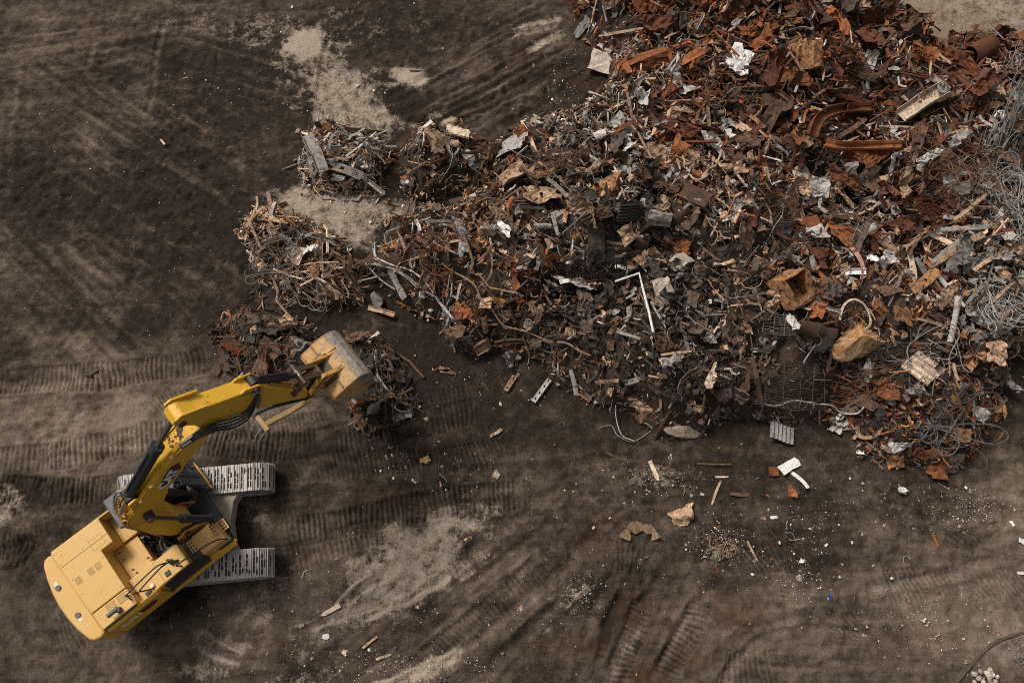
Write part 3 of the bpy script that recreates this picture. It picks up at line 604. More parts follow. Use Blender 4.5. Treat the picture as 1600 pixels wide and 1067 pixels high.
for (x, y) in ((-2.9, 1.25), (-2.9, -.7), (-2.88, .9), (-1.5, 1.25), (-1.5, .56), (-2.75, 1.1), (-1.88, -.7), (-1.88, .3), (-2.84, .3), (-2.82, -.2), (-2.2, .9), (-2.86, -1.33), (-1.84, -1.3), (-1.84, -.9), (-1.66, .78), (-1.55, .64), (-2.4, -.5), (-1.98, 1.0)):
    mb = MB(); mb.tube([(x, y, 2.745), (x, y, 2.768)], .016, 8); part('bolt', mb, STL, 0, hood)
mb = MB(); mb.box(-1.42, -.93, .5, 1.33, 1.44, 2.12); part('pump_cover', mb, YB, .02)
mb = MB(); mb.box(-1.80, -1.02, -.56, .48, 1.44, 2.02); lowd = part('filter_cover', mb, YB, .02)
for (x, y) in ((-1.72, .35), (-1.72, .1), (-1.1, -.42), (-1.15, -.3), (-1.62, -.45), (-1.66, -.3)):
    mb = MB(); mb.tube([(x, y, 2.02), (x + .05, y + .02, 2.06), (x + .08, y - .02, 2.02)], .012, 6); part('grab_handle', mb, DK, 0, lowd)
# engine door, right flank with recessed slit and sloping skirt
mb = MB(); mb.prism([(-1.445, 1.35), (-1.50, 2.50), (-1.42, 2.60), (-1.38, 2.60), (-1.38, 1.35)], -2.84, -1.22, 'yz'); fl = part('engine_door', mb, YM, .015)
mb = MB(); mb.prism([(-2.82, 2.605), (-1.86, 2.605), (-1.95, 2.66), (-2.82, 2.64)], -1.42, -1.385, 'xz'); part('air_slot', mb, DK, 0, fl)
mb = MB(); mb.prism([(-1.33, 1.14), (-1.42, 1.20), (-1.42, 1.33), (-1.33, 1.33)], -2.9, .95, 'yz'); part('side_skirt', mb, YM, .012)
mb = MB(); mb.prism([(-1.80, -.575), (-.20, -.575), (-.20, -1.28), (-1.10, -1.30), (-1.78, -1.36)], 1.44, 2.30); tank = part('fuel_tank', mb, YB, .03)
mb = MB(); mb.prism([(-1.345, 1.34), (-1.345, 1.7), (-1.29, 2.24), (-1.25, 1.34)], -1.15, .15, 'yz'); part('tank_side_panel', mb, DK, .01)
mb = MB(); mb.box(-.90, -.74, -1.20, -1.05, 2.30, 2.33); part('tank_hatch', mb, DK, .015, tank)
mb = MB(); mb.tube([(-1.33, -1.13, 2.29), (-1.33, -1.13, 2.37)], .06, 16); part('filler_cap', mb, LNS, .01, tank)
mb = MB(); mb.box(-1.02, -1.01, -1.27, -.59, 2.30, 2.306); mb.box(-1.0, -.99, -.6, -.58, 2.3, 2.306); part('panel_seam', mb, GRL, 0, tank)
mb = MB(); mb.box(-.195, .12, -1.28, -.55, 1.44, 1.88); part('step_well', mb, DK, .01)
def grip(x, y, z, w, l, yaw=0):
    mb = MB(); mb.box(-w / 2, w / 2, -l / 2, l / 2, -.02, .02, 0)
    for a in range(2):
        for b_ in range(3): mb.box(-w * .33 + a * w * .42, -w * .08 + a * w * .42, -l * .38 + b_ * l * .29, -l * .20 + b_ * l * .29, .02, .024, 1)
    o = part('grip_plate', mb, [YB, DK], .004); o.location = (x, y, z); return o
grip(.03, -.82, 1.90, .20, .40); grip(.78, -.78, 1.96, .17, .38); grip(1.0, -.78, 1.62, .22, .34)
mb = MB(); mb.prism([(.13, 1.42), (.13, 1.93), (.70, 1.93), (.88, 1.86), (.93, 1.42)], -1.24, -.56, 'xz'); tb = part('tool_box', mb, YBS, .035)
mb = MB(); mb.prism([(.13, 1.25), (.13, 1.50), (.95, 1.38), (1.02, 1.25)], -1.34, -1.245, 'xz'); part('step_skirt', mb, YM, .02)
mb = MB(); mb.box(.95, 1.12, -.95, -.62, 1.45, 1.60); part('front_step', mb, DK, .01)
# handrails
def rail(pts, r=.022):
    mb = MB(); mb.tube(catm3(pts, 6), r, 8); return part('handrail', mb, DK)
def catm3(pts, k):
    out = []; p = [pts[0]] + list(pts) + [pts[-1]]
    for i in range(1, len(p) - 2):
        a, b, c, d = (Vector(q) for q in p[i - 1:i + 3])
        for j in range(k):
            t = j / k; out.append(0.5 * ((2 * b) + (c - a) * t + (2 * a - 5 * b + 4 * c - d) * t * t + (3 * b - a - 3 * c + d) * t ** 3))
    out.append(Vector(p[-2])); return out
rail([(-1.72, -.98, 2.10), (-1.83, -1.10, 2.85), (-1.75, -1.10, 3.02), (-.90, -1.00, 3.05), (-.62, -1.02, 3.0), (-.46, -1.05, 2.6), (-.45, -1.05, 2.3)])
rail([(-1.35, -1.22, 2.30), (-1.50, -1.22, 2.80), (-1.42, -1.20, 2.95), (-.75, -1.08, 2.98), (-.55, -1.06, 2.9)])
rail([(-1.72, -1.25, 2.0), (-1.86, -1.23, 2.6), (-1.80, -1.15, 2.98)], .02)
rail([(-.42, -1.20, 2.3), (-.40, -1.24, 2.75), (-.2, -1.26, 2.82), (.55, -1.30, 2.72), (.85, -1.31, 2.45), (.92, -1.30, 1.9)])
rail([(-.62, -.80, 2.3), (-.60, -.86, 2.46), (-.48, -.98, 2.42), (-.40, -1.0, 2.3)], .03)
mb = MB(); mb.box(-1.75, -1.55, -1.05, -.85, 2.02, 2.12); mb.box(-1.6, -1.42, -1.3, -1.18, 2.3, 2.36); mb.box(-.62, -.5, -1.0, -.86, 2.3, 2.42); part('rail_bracket', mb, DK, .02)
# hydraulic bay between cab and tank: valve block and a nest of hoses
mb = MB(); mb.box(-1.0, .1, -.54, .48, 1.45, 1.50, 0); mb.box(-.75, -.45, -.25, .2, 1.5, 1.72, 1); mb.box(-.40, -.15, -.1, .3, 1.5, 1.66, 1); part('valve_block', mb, [DK, GR], .02)
mb = MB(); mh = MB()
for k in range(34):
    x0, y0 = R.uniform(-.98, .15), R.uniform(-.5, .45); x1, y1 = x0 + R.uniform(-.55, .55), R.uniform(-.5, .45)
    pts = catm3([(x0, y0, 1.5), ((x0 * 2 + x1) / 3 + R.uniform(-.1, .1), (y0 * 2 + y1) / 3 + R.uniform(-.15, .15), R.uniform(1.7, 1.98)), ((x0 + x1 * 2) / 3, (y0 + 2 * y1) / 3, R.uniform(1.65, 1.95)), (min(max(x1, -.98), .2), y1, 1.5)], 5)
    (mh if k % 5 == 0 else mb).tube(pts, R.choice((.018, .022, .028)), 7)
part('hydraulic_hose', mb, DK); part('steel_pipe', mh, STL)
mb = MB()
mb.tube([(-.78, -.42, 1.85), (-.32, -.48, 2.02)], .035, 10); mb.tube([(-.62, -.30, 1.8), (-.50, -.46, 1.95)], .045, 10); mb.tube(catm3([(-1.0, .42, 1.9), (-.95, .3, 2.0), (-.86, .34, 1.95), (-.8, .2, 1.9)], 4), .03, 8)
part('pipe_fitting', mb, STL)

# cab at the left front
mb = MB()
mb.prism([(-.90, 1.45), (1.0, 1.45), (1.12, 1.9), (.86, 3.02), (-.90, 3.02)], .55, 1.46, 'xz'); cab = part('cab', mb, GL, .02)
mb = MB(); mb.prism([(-.97, 1.49), (.78, 1.49), (.86, 1.38), (.86, .62), (.78, .50), (-.97, .50)], 3.02, 3.16); part('cab_roof', mb, RF, .035, cab)
for y0 in (.535, 1.42):
    for (x0, x1) in ((-.93, -.82), (.02, .10)):
        mb = MB(); mb.box(x0, x1, y0, y0 + .06, 1.45, 3.03); part('cab_pillar', mb, DK, .01, cab)
    mb = MB(); mb.tube([(1.13, y0 + .03, 1.45), (1.14, y0 + .03, 1.95), (.88, y0 + .03, 3.03)], .035, 8); part('cab_pillar', mb, DK, 0, cab)
mb = MB()
for k in range(15):
    t = k / 14; x = 1.30 - .30 * t; z = 1.75 + 1.25 * t
    mb.tube([(x, .50, z), (x, 1.50, z)], .012, 6)
for y in (.5, .83, 1.17, 1.5): mb.tube([(1.30, y, 1.75), (1.0, y, 3.0)], .015, 6)
for k in range(6): mb.tube([(1.0 - .04, .5 + k * .2, 3.0), (.70, .5 + k * .2, 3.16)], .012, 6)
part('front_guard', mb, DK, 0, cab)
mb = MB(); mb.box(.95, 1.26, .47, 1.46, 1.2, 1.42); part('cab_base', mb, DK, .02)
mb = MB(); mb.box(1.265, 1.33, .45, 1.48, 1.28, 1.40); part('cab_bumper', mb, YG, .02)
mb = MB(); mb.tube([(.85, .48, 2.6), (1.05, .36, 2.75)], .018, 8); mb.tube([(1.0, .38, 2.62), (1.1, .30, 2.88)], .018, 8); mb.box(1.03, 1.08, .25, .42, 2.6, 2.9); part('mirror', mb, DK, .01, cab)

# boom
BW = .29
lower = [(.52, 2.0), (.44, 2.7), (.47, 3.6), (.58, 4.25), (.80, 4.85), (1.15, 5.35), (1.70, 5.74), (2.3, 6.22), (2.95, 6.66), (3.18, 6.72)]
upper = [(3.28, 6.92), (3.20, 7.06), (2.95, 7.10), (2.6, 7.02), (2.2, 6.86), (1.56, 6.50), (.85, 5.93), (.32, 5.47), (-.02, 5.18), (-.17, 4.90), (-.22, 4.2), (-.25, 3.1), (-.22, 2.4), (-.1, 2.05), (.2, 1.88)]
mb = MB(); mb.prism(lower + upper, -BW, BW, 'xz'); boom = part('boom', mb, YM, .025)
# flange lips of the box section, drawn proud of the side plates
mb = MB()
for y in (-BW - .002, BW + .002 - .03):
    pts = [(x, y + .015, z) for x, z in upper[2:12]]; V_, F_, _ = sweep(catm3(pts, 3), [(-.02, -.03), (.02, -.03), (.02, .035), (-.02, .035)], up=(0, 0, 1)); mb.add(V_, F_)
part('boom_flange', mb, YM, .006, boom)
mb = MB()
for s in (-1, 1): mb.tube([(.30, s * .28, 4.90), (.30, s * .47, 4.90)], .13, 22)
part('boom_boss', mb, DK, .01, boom)
mb = MB(); mb.tube([(-.02, -.305, 4.78), (-.02, -.30, 4.78)], .01, 6)
for k in range(22):
    a = 2.0 + k * .14; a2 = a + .14
    if k < 16: mb.tube([(.32 + .52 * cos(a), -.296, 4.92 + .52 * sin(a)), (.32 + .52 * cos(a2), -.296, 4.92 + .52 * sin(a2))], .010, 5)
part('weld_seam', mb, YG, 0, boom)
mb = MB()
for s in (-1, 1): mb.prism([(-.25, 1.42), (.72, 1.42), (.50, 2.05), (.18, 2.25), (-.15, 2.1)], s * .42 - .035, s * .42 + .035, 'xz')
part('boom_foot_bracket', mb, YG, .015)
mb = MB(); mb.tube([(.18, -.48, 2.12), (.18, .48, 2.12)], .09, 16); part('pin', mb, DK, 0, boom)
# grease and rust blisters scattered over the top of the boom head
mb = MB()
def boomtop(x):
    u = upper[3:9]
    for (xa, za), (xb, zb) in zip(u[:-1], u[1:]):
        if xb <= x <= xa: return zb + (za - zb) * (x - xb) / (xa - xb)
    return 7.1
for k in range(64):
    x = 2.05 + abs(R.gauss(0, .28)); x = min(x, 2.7); y = R.uniform(-.29, .26); z = boomtop(x); r = R.choice((.012, .018, .022, .03, .045)); n = 7
    ph = R.random() * 6; p = [(x + r * cos(2 * pi * i / n + ph) * R.uniform(.6, 1.2), y + r * sin(2 * pi * i / n + ph) * R.uniform(.6, 1.2)) for i in range(n)]
    mb.add([(a, b_, boomtop(a) + .004) for a, b_ in p] + [(x, y, z + .010)], [(i, (i + 1) % n, n) for i in range(n)])
for (cx, cy, r) in ((2.5, .12, .12), (2.42, .02, .07), (2.25, -.1, .05)):
    n = 11; p = [(cx + r * cos(2 * pi * i / n) * R.uniform(.7, 1.2), cy + r * sin(2 * pi * i / n) * R.uniform(.7, 1.2)) for i in range(n)]
    mb.add([(a, b_, boomtop(a) + .004) for a, b_ in p] + [(cx, cy, boomtop(cx) + .012)], [(i, (i + 1) % n, n) for i in range(n)])
part('grease_spots', mb, GR, 0, boom)
# lettering on the right side of the boom: pale letters on a dark red lozenge
def lettering(txt, o3, u3, n3, size, parent, mat, thick=.004):
    cu = bpy.data.curves.new('lettering', 'FONT'); cu.body = txt; cu.size = size; cu.extrude = thick; cu.offset = size * .035; cu.align_x = 'CENTER'; cu.align_y = 'CENTER'; cu.space_character = .92; cu.shear = .0
    o = bpy.data.objects.new('lettering', cu); COL.objects.link(o); cu.materials.append(mat)
    u = Vector(u3).normalized(); n = Vector(n3).normalized(); w = n.cross(u)
    m = Matrix((u, w, n)).transposed().to_4x4(); m.translation = Vector(o3)
    bpy.context.view_layer.update(); me = bpy.data.meshes.new_from_object(o.evaluated_get(bpy.context.evaluated_depsgraph_get())); bpy.data.objects.remove(o)
    q = bpy.data.objects.new('lettering', me); COL.objects.link(q); q.matrix_basis = m; q.parent = parent; return q
bu = Vector((.80, 0, .60)).normalized(); bwv = Vector((-bu.z, 0, bu.x)); bc = Vector((1.50, -BW - .004, 6.00))
def lozenge(pts, mat, parent, y=0.0, c=bc, nm='decal'):
    mb = MB(); mb.prism([((c + bu * a + bwv * b_).x, (c + bu * a + bwv * b_).z) for a, b_ in pts], c.y - y - .003, c.y - y, 'xz'); return part(nm, mb, mat, 0, parent)
lozenge([(-.52, -.10), (-.40, -.20), (.30, -.20), (.56, .02), (.44, .21), (.05, .21), (-.40, .10)], DK, boom, -.001)
lozenge([(.05, -.17), (.29, -.17), (.53, .02), (.42, .185), (.07, .185)], RED, boom, .002)
lettering('CAT', bc + bu * -.10 + bwv * -.02 + Vector((0, -.008, 0)), bu, (0, -1, 0), .42, boom, WHT)
lettering('CAT', (-2.30, -1.486, 2.10), (1, 0, 0), (0, -1, .05), .36, fl, WHT)
mb = MB(); mb.prism([(-2.0, 1.95), (-1.62, 1.95), (-1.45, 2.12), (-1.55, 2.30), (-2.0, 2.30)], -1.497, -1.46, 'xz'); part('decal', mb, RED, 0, fl)
# hydraulic lines over the boom
mb = MB()
for off, lift in ((-.175, .03), (-.215, .035), (-.255, .03)):
    mb.tube(catm3([(-.26, off, 4.7), (-.22, off, 5.0), (.05, off, 5.32 + lift), (.40, off, 5.62 + lift), (.9, off, 6.03 + lift), (1.56, off, 6.54 + lift), (1.95, off + .03, 6.77 + lift), (2.3, off + .03, 6.95 + lift)], 5), .017, 7)
for off in (.215, .26): mb.tube(catm3([(-.26, off, 4.9), (-.15, off, 5.25), (.40, off, 5.66), (1.0, off, 6.15), (1.9, off - .02, 6.78)], 5), .017, 7)
part('hydraulic_pipe', mb, YM, 0, boom)
mb = MB()
for k in range(14):
    y = R.uniform(-.28, .28); mb.tube(catm3([(R.uniform(-.1, .15), R.uniform(-.3, .3), 5.42 + R.uniform(-.1, .1)), (-.22 + R.uniform(-.06, .05), y, 5.15), (-.30 + R.uniform(-.05, .04), y + R.uniform(-.05, .05), 4.8), (-.33, y, 4.4 + R.uniform(-.2, .2)), (-.36, y * .9, 3.4), (-.42, y * .6, 2.2)], 5), R.choice((.017, .022, .027)), 7)
part('hose_bundle', mb, [YG], 0, boom)
mb = MB()
for (y, s) in ((.10, 1), (.02, -1), (.20, 1)): mb.tube(catm3([(.40, y, 5.78), (.28, y + s * .07, 5.86), (.10, y + s * .10, 5.70), (-.1, y + s * .05, 5.4), (-.25, y, 5.1)], 5), .032, 8)
part('steel_hose', mb, STL, 0, boom)
mb = MB(); mb.box(1.0, 1.12, -.32, -.2, 6.13, 6.19); mb.box(.5, .6, -.31, -.2, 5.73, 5.80); mb.box(1.9, 2.0, -.32, -.2, 6.75, 6.84); part('pipe_clamp', mb, YB, .01, boom)
# cylinders: barrel with its rod as a sub-part
def cylinder(name, a, b, r, frac, rr, parent=None, gland=True):
    a, b = Vector(a), Vector(b); d = (b - a); m = a + d * frac
    mb = MB(); mb.tube([a - d.normalized() * .03, m], r, 22)
    if gland: mb.tube([m - d.normalized() * .12, m + d.normalized() * .05], r * 1.13, 22)
    side = d.cross(Vector((0, 1, 0))).normalized()
    mb.tube([a + side * (r + .03) + d * .08, m + side * (r + .03) - d * .05], .022, 8)
    eye = Vector((0, 1, 0)); mb.tube([a - eye * r * 1.1, a + eye * r * 1.1], r * 1.05, 18)
    o = part(name, mb, DK, .006, parent)
    mb = MB(); mb.tube([m, b], rr, 16); mb.tube([b - eye * rr * 1.7, b + eye * rr * 1.7], rr * 1.9, 18); part('piston_rod', mb, CHR, 0, o)
    return o
for s in (-1, 1): cylinder('boom_cylinder', (.90, s * .52, 1.95), (.30, s * .45, 4.90), .115, .50, .055)
sc_ = cylinder('stick_cylinder', (.40, .03, 5.80), (2.80, .03, 7.98), .15, .62, .065)
mb = MB(); mb.box(1.22, 1.27, -.02, .06, 6.705, 6.73); part('sticker', mb, WHT, 0, sc_)
mb = MB()
for s in (-1, 1): mb.prism([(.15, 5.30), (.65, 5.70), (.50, 5.93), (.30, 5.90)], s * .20 - .03, s * .20 + .03, 'xz')
part('cylinder_bracket', mb, YM, .01, boom)

# stick
SW = .215
sp = [(2.62, 8.10), (2.80, 8.30), (2.98, 8.28), (3.25, 7.98), (4.40, 7.06), (4.62, 6.86), (4.74, 6.62), (5.40, 4.72), (5.44, 4.50), (5.34, 4.40), (5.20, 4.46), (4.85, 4.98), (4.20, 5.86), (3.62, 6.46), (3.22, 6.70), (3.02, 6.80), (2.92, 7.0), (2.90, 7.4)]
mb = MB(); mb.prism(sp, -SW, SW, 'xz'); stick = part('stick', mb, YM, .03)
mb = MB()
for s in (-1, 1):
    mb.prism([(2.70, 7.92), (2.76, 8.32), (2.95, 8.36), (3.5, 7.95), (3.3, 7.75)], s * .235 - .03, s * .235 + .03, 'xz')
    mb.prism([(4.05, 7.22), (4.30, 7.28), (4.62, 7.05), (4.68, 6.8), (4.4, 6.85)], s * .19 - .025, s * .19 + .025, 'xz')
part('stick_ear', mb, YM, .012, stick)
mb = MB(); mb.tube([(2.80, -.30, 8.0), (2.80, .30, 8.0)], .10, 16); mb.tube([(3.12, -.40, 6.93), (3.12, .40, 6.93)], .13, 18); mb.tube([(4.52, -.26, 6.92), (4.52, .26, 6.92)], .085, 16); part('pin', mb, GR, .01, stick)
mb = MB()
for y in (-.12, .0, .12): mb.prism([(4.80, 6.46), (4.84, 6.52), (5.36, 5.0), (5.30, 4.96)], y - .02, y + .02, 'xz')
part('stick_rib', mb, YG, .006, stick)
cylinder('bucket_cylinder', (4.54, .02, 6.98), (5.50, .02, 5.55), .115, .72, .06)
mb = MB()
for k, y in enumerate((-.25, -.29, -.33, -.37)):
    mb.tube(catm3([(2.3, -.24 - .03 * k, 7.05), (2.75, y, 7.12 - .03 * k), (3.15, y - .05, 7.15 - .10 * k), (3.5, y - .06, 6.72 - .12 * k), (3.85, y - .02, 6.35 - .06 * k), (4.2, y + .03, 6.45), (4.45, y + .1, 6.78)], 6), .026, 8)
part('hydraulic_hose', mb, DK, 0, stick)
mb = MB()
for y in (-.25, -.29): mb.tube(catm3([(4.35, y, 6.95), (4.5, y, 6.85), (4.42, y - .02, 6.55), (4.2, y - .05, 6.2)], 5), .022, 8)
mb.tube([(4.48, -.25, 6.98), (4.52, -.18, 7.05)], .04, 8); mb.tube([(4.30, .2, 7.2), (4.5, .26, 7.15)], .03, 8); mb.tube([(2.35, -.27, 7.10), (2.7, -.29, 7.16)], .03, 8); mb.tube([(2.35, -.33, 7.08), (2.6, -.36, 7.12)], .03, 8)
part('pipe_fitting', mb, STL, 0, stick)
# thumb folded under the stick
mb = MB(); V_, F_, _ = sweep([(5.30, -.12, 3.85), (4.6, -.12, 4.10), (3.95, -.12, 4.42)], [(-.075, -.05), (.075, -.05), (.075, .05), (-.075, .05)]); mb.add(V_, F_)
mb.box(3.84, 3.98, -.32, .20, 4.36, 4.50); thumb = part('thumb', mb, THM, .02)
mb = MB()
for k, y in enumerate((-.30, -.14, .12)): mb.tube(catm3([(3.85, y, 4.45), (3.55, y - .05, 4.3), (3.35, y - .16, 4.0), (3.3 - .04 * k, y - .2, 3.7)], 5), .020, 7)
part('steel_hose', mb, STL, 0, thumb)
mb = MB()
for s in (-1, 1): mb.tube([(5.28, s * .12, 4.1), (4.45, s * .1 - .02, 5.15)], .05, 10)
mb.tube([(4.45, -.12, 5.15), (4.0, -.14, 5.5)], .035, 10); part('thumb_cylinder', mb, DK, 0, thumb)
# bucket linkage, ears, bucket
for s in (-1, 1):
    mb = MB(); V_, F_, _ = sweep([(5.10, s * .27, 5.35), (5.50, s * .27, 5.58)], [(-.07, -.035), (.07, -.035), (.07, .035), (-.07, .035)]); mb.add(V_, F_)
    V_, F_, _ = sweep([(5.50, s * .16, 5.58), (5.98, s * .16, 5.05)], [(-.08, -.04), (.08, -.04), (.08, .04), (-.08, .04)]); mb.add(V_, F_); part('link_arm', mb, GR, .012)
mb = MB()
for p in ((5.10, 5.35), (5.50, 5.58), (5.98, 5.02), (5.40, 4.55)): mb.tube([(p[0], -.33, p[1]), (p[0], .33, p[1])], .075, 14)
mb.prism([(5.04, 5.28), (5.16, 5.46), (6.04, 5.06), (5.42, 4.46), (5.32, 4.60), (5.70, 5.0), (5.46, 5.3)], -.10, .10, 'xz')
part('bucket_linkage', mb, GR, .012)
prof = [(5.80, 4.50), (5.88, 4.64), (6.30, 4.78), (6.66, 4.84), (6.90, 4.78), (7.06, 4.60), (7.12, 4.34), (7.06, 3.98), (6.92, 3.70), (6.66, 3.46), (6.52, 3.40)]
def offs(p, t):
    out = []
    for i in range(len(p)):
        a = Vector(p[max(i - 1, 0)]); b_ = Vector(p[min(i + 1, len(p) - 1)]); d = (b_ - a).normalized(); out.append((p[i][0] + d.y * t * -1 * -1 * -1, p[i][1] + d.x * t * 1 * -1 * -1))
    return out
inn = [(x + (-.03 if x > 6.4 else 0), z - (.04 if z > 4.2 else -.03)) for x, z in prof]
mb = MB(); BHW = .80
n = len(prof)
for i in range(n - 1):
    q = [prof[i], prof[i + 1], inn[i + 1], inn[i]]
    mi = 0 if i < 3 else 1
    v = [(x, y, z) for y in (-BHW, BHW) for x, z in q]
    mb.add(v, [(0, 1, 5, 4), (1, 2, 6, 5), (2, 3, 7, 6), (3, 0, 4, 7)], mi)
for s in (-1, 1): mb.prism(prof + [(6.2, 3.82), (5.9, 4.28)], s * BHW - .02, s * BHW + .02, 'xz', 1)
bucket = part('bucket', mb, [BKM, BKM])
def worn(m):
    nt = m.node_tree
    return m
mb = MB(); mb.box(6.20, 6.24, -BHW + .02, BHW - .02, 4.765, 4.79); part('weld_seam', mb, GR, .006, bucket)
for y in (-.27, .27):
    mb = MB(); mb.prism([(5.34, 4.48), (5.40, 4.66), (5.75, 5.02), (6.0, 5.14), (6.12, 5.06), (6.45, 4.86), (6.72, 4.83), (6.2, 4.70), (5.85, 4.52)], y - .06, y + .06, 'xz'); part('bucket_ear', mb, YG, .012, bucket)
mb = MB(); mb.prism([(5.84, 4.66), (6.32, 4.81), (6.32, 4.84), (5.84, 4.70)], -.44, .44, 'xz'); part('ear_plate', mb, GR, .008, bucket)
mb = MB(); mb.box(6.3, 6.75, .28, .34, 4.78, 4.87); part('wear_rib', mb, BKM, .02, bucket)
for k in range(5):
    y = -.66 + k * .33; mb = MB(); mb.prism([(6.58, 3.47), (6.66, 3.37), (6.34, 3.16), (6.28, 3.20)], y - .06, y + .06, 'xz'); part('bucket_tooth', mb, STL, .01, bucket)
for s in (-1, 1):
    mb = MB(); mb.prism([(6.52, 3.40), (6.2, 3.82), (5.9, 4.28), (5.98, 4.32), (6.28, 3.88), (6.6, 3.48)], s * BHW - (.05 if s < 0 else -.02), s * BHW + (.05 if s > 0 else -.02), 'xz'); part('side_cutter', mb, ROPS, .01, bucket)

# ------------------------------------------------------------------ scrap: shapes
def rot_axis(v, p, d, a):
    """rotate the points v (n,3) about the line p + t d by a"""
    d = d / np.linalg.norm(d); q = v - p; c, s = cos(a), sin(a)
    return p + q * c + np.cross(d, q) * s + np.outer(q @ d, d) * (1 - c)
def thick_grid(v, nx_, ny_, t):
    """a sheet of nx x ny points given a real thickness t, rim closed"""
    g = v.reshape(nx_, ny_, 3); du = np.gradient(g, axis=0); dv = np.gradient(g, axis=1)
    n = np.cross(du, dv); n /= (np.linalg.norm(n, axis=2, keepdims=True) + 1e-9)
    top = (g + n * t / 2).reshape(-1, 3); bot = (g - n * t / 2).reshape(-1, 3); k = nx_ * ny_
    F = []
    for i in range(nx_ - 1):
        for j in range(ny_ - 1):
            a, b, c, d = i * ny_ + j, (i + 1) * ny_ + j, (i + 1) * ny_ + j + 1, i * ny_ + j + 1
            F.append((a, b, c, d)); F.append((k + a, k + d, k + c, k + b))
    rim = [i * ny_ for i in range(nx_)] + [(nx_ - 1) * ny_ + j for j in range(1, ny_)] + [i * ny_ + ny_ - 1 for i in range(nx_ - 2, -1, -1)] + [j for j in range(ny_ - 2, 0, -1)]
    for a, b in zip(rim, rim[1:] + rim[:1]): F.append((b, a, k + a, k + b))
    return np.vstack([top, bot]), F
def sheet_geo(r, L, W, folds=3, crumple=.03, irr=.25, amax=1.3, t=.014, res=7, curl=0.0):
    """a torn plate of metal, bent along straight creases and dented"""
    nx_ = max(4, res + 2 if L > W * 1.4 else res); ny_ = max(4, res)
    u, w = np.meshgrid(np.linspace(-.5, .5, nx_), np.linspace(-.5, .5, ny_), indexing='ij')
    v = np.stack([u * L, w * W, np.zeros_like(u)], -1).reshape(-1, 3)
    th = np.arctan2(v[:, 1] / W, v[:, 0] / L); k = [r.uniform(0, 6.28) for _ in range(3)]
    v[:, :2] *= (1 - irr * (.35 + .33 * np.sin(2 * th + k[0]) + .25 * np.sin(3 * th + k[1]) + .2 * np.sin(5 * th + k[2])))[:, None]
    v[:, :2] += np.array([[r.uniform(-1, 1), r.uniform(-1, 1)] for _ in v]) * (irr * .10 * W)
    v[:, 2] += np.array([r.gauss(0, 1) for _ in v]) * crumple * W
    if curl:
        a = v[:, 0] * curl / L; rr = L / curl
        v = np.stack([np.sin(a) * rr, v[:, 1], (1 - np.cos(a)) * rr + v[:, 2]], -1)
    for _ in range(folds):
        a = r.uniform(0, pi); d = np.array([cos(a), sin(a), 0.0]); p = np.array([r.uniform(-.3, .3) * L, r.uniform(-.3, .3) * W, 0.0])
        s = (v - p) @ np.array([-d[1], d[0], 0.0]); m = s > 0
        v[m] = rot_axis(v[m], np.array([p[0], p[1], float(v[np.abs(s).argmin(), 2])]), d, r.choice((-1, 1)) * r.uniform(.3, amax))
    return thick_grid(v, nx_, ny_, t)
def bent_path(r, L, n, bend, wob=.1, z=.15):
    a = r.uniform(-.2, .2); k = r.gauss(0, bend); p = [0.0, 0.0, 0.0]; out = [tuple(p)]; dz = r.gauss(0, z)
    for i in range(n - 1):
        a += k / n + r.gauss(0, wob); dz = .8 * dz + r.gauss(0, z * .5)
        p = [p[0] + cos(a) * L / (n - 1), p[1] + sin(a) * L / (n - 1), p[2] + dz * L / (n - 1)]; out.append(tuple(p))
    c = np.mean(out, 0); return [tuple(np.array(q) - c) for q in out]
def kinked_path(r, L, kinks=1, ang=1.0):
    n = kinks + 2; a = 0; p = [0, 0, 0]; out = [tuple(p)]; cuts = sorted([r.uniform(.15, .85) for _ in range(kinks)]); cuts = [0] + cuts + [1]
    for i in range(kinks + 1):
        l = (cuts[i + 1] - cuts[i]) * L; m = max(1, int(l / .12)); e = r.gauss(0, .12)
        for _ in range(m):
            a += r.gauss(0, .02); p = [p[0] + cos(a) * l / m, p[1] + sin(a) * l / m, p[2] + e * l / m]; out.append(tuple(p))
        a += r.choice((-1, 1)) * r.uniform(.3, ang)
    c = np.mean(out, 0); return [tuple(np.array(q) - c) for q in out]
def sec_rect(w, t): return [(-w / 2, -t / 2), (w / 2, -t / 2), (w / 2, t / 2), (-w / 2, t / 2)]
def sec_L(w, t): return [(0, 0), (w, 0), (w, t), (t, t), (t, w), (0, w)]
def sec_C(w, h, t): return [(-w / 2, h), (-w / 2, 0), (w / 2, 0), (w / 2, h), (w / 2 - t, h), (w / 2 - t, t), (-w / 2 + t, t), (-w / 2 + t, h)]
def sec_circ(rd, n): return [(cos(2 * pi * k / n) * rd, sin(2 * pi * k / n) * rd) for k in range(n)]
def sec_arc(rd, a, t, n=8):
    o = [(cos(-a / 2 + a * k / n + pi / 2) * rd, sin(-a / 2 + a * k / n + pi / 2) * rd) for k in range(n + 1)]
    return o + [(x * (1 - t / rd), y * (1 - t / rd)) for x, y in o[::-1]]
def geo_flap(r, L, W): return sheet_geo(r, L, W, r.choice((2, 3, 4)), .05, r.uniform(.25, .5), 1.1, res=6, curl=r.uniform(.2, 1.6) if r.random() < .4 else 0)
def geo_kinkstrip(r, L, W): return sweep(kinked_path(r, L, r.choice((1, 1, 2, 3)), 1.3), sec_rect(W, .012), r.gauss(0, .5))[:2]
def geo_beam(r, L, W): return sweep([(-L / 2, 0, 0), (-L / 4, 0, .01), (0, .02 * L, .02), (L / 4, .01 * L, .01), (L / 2, 0, 0)], sec_C(W, W * .4, .02))[:2]
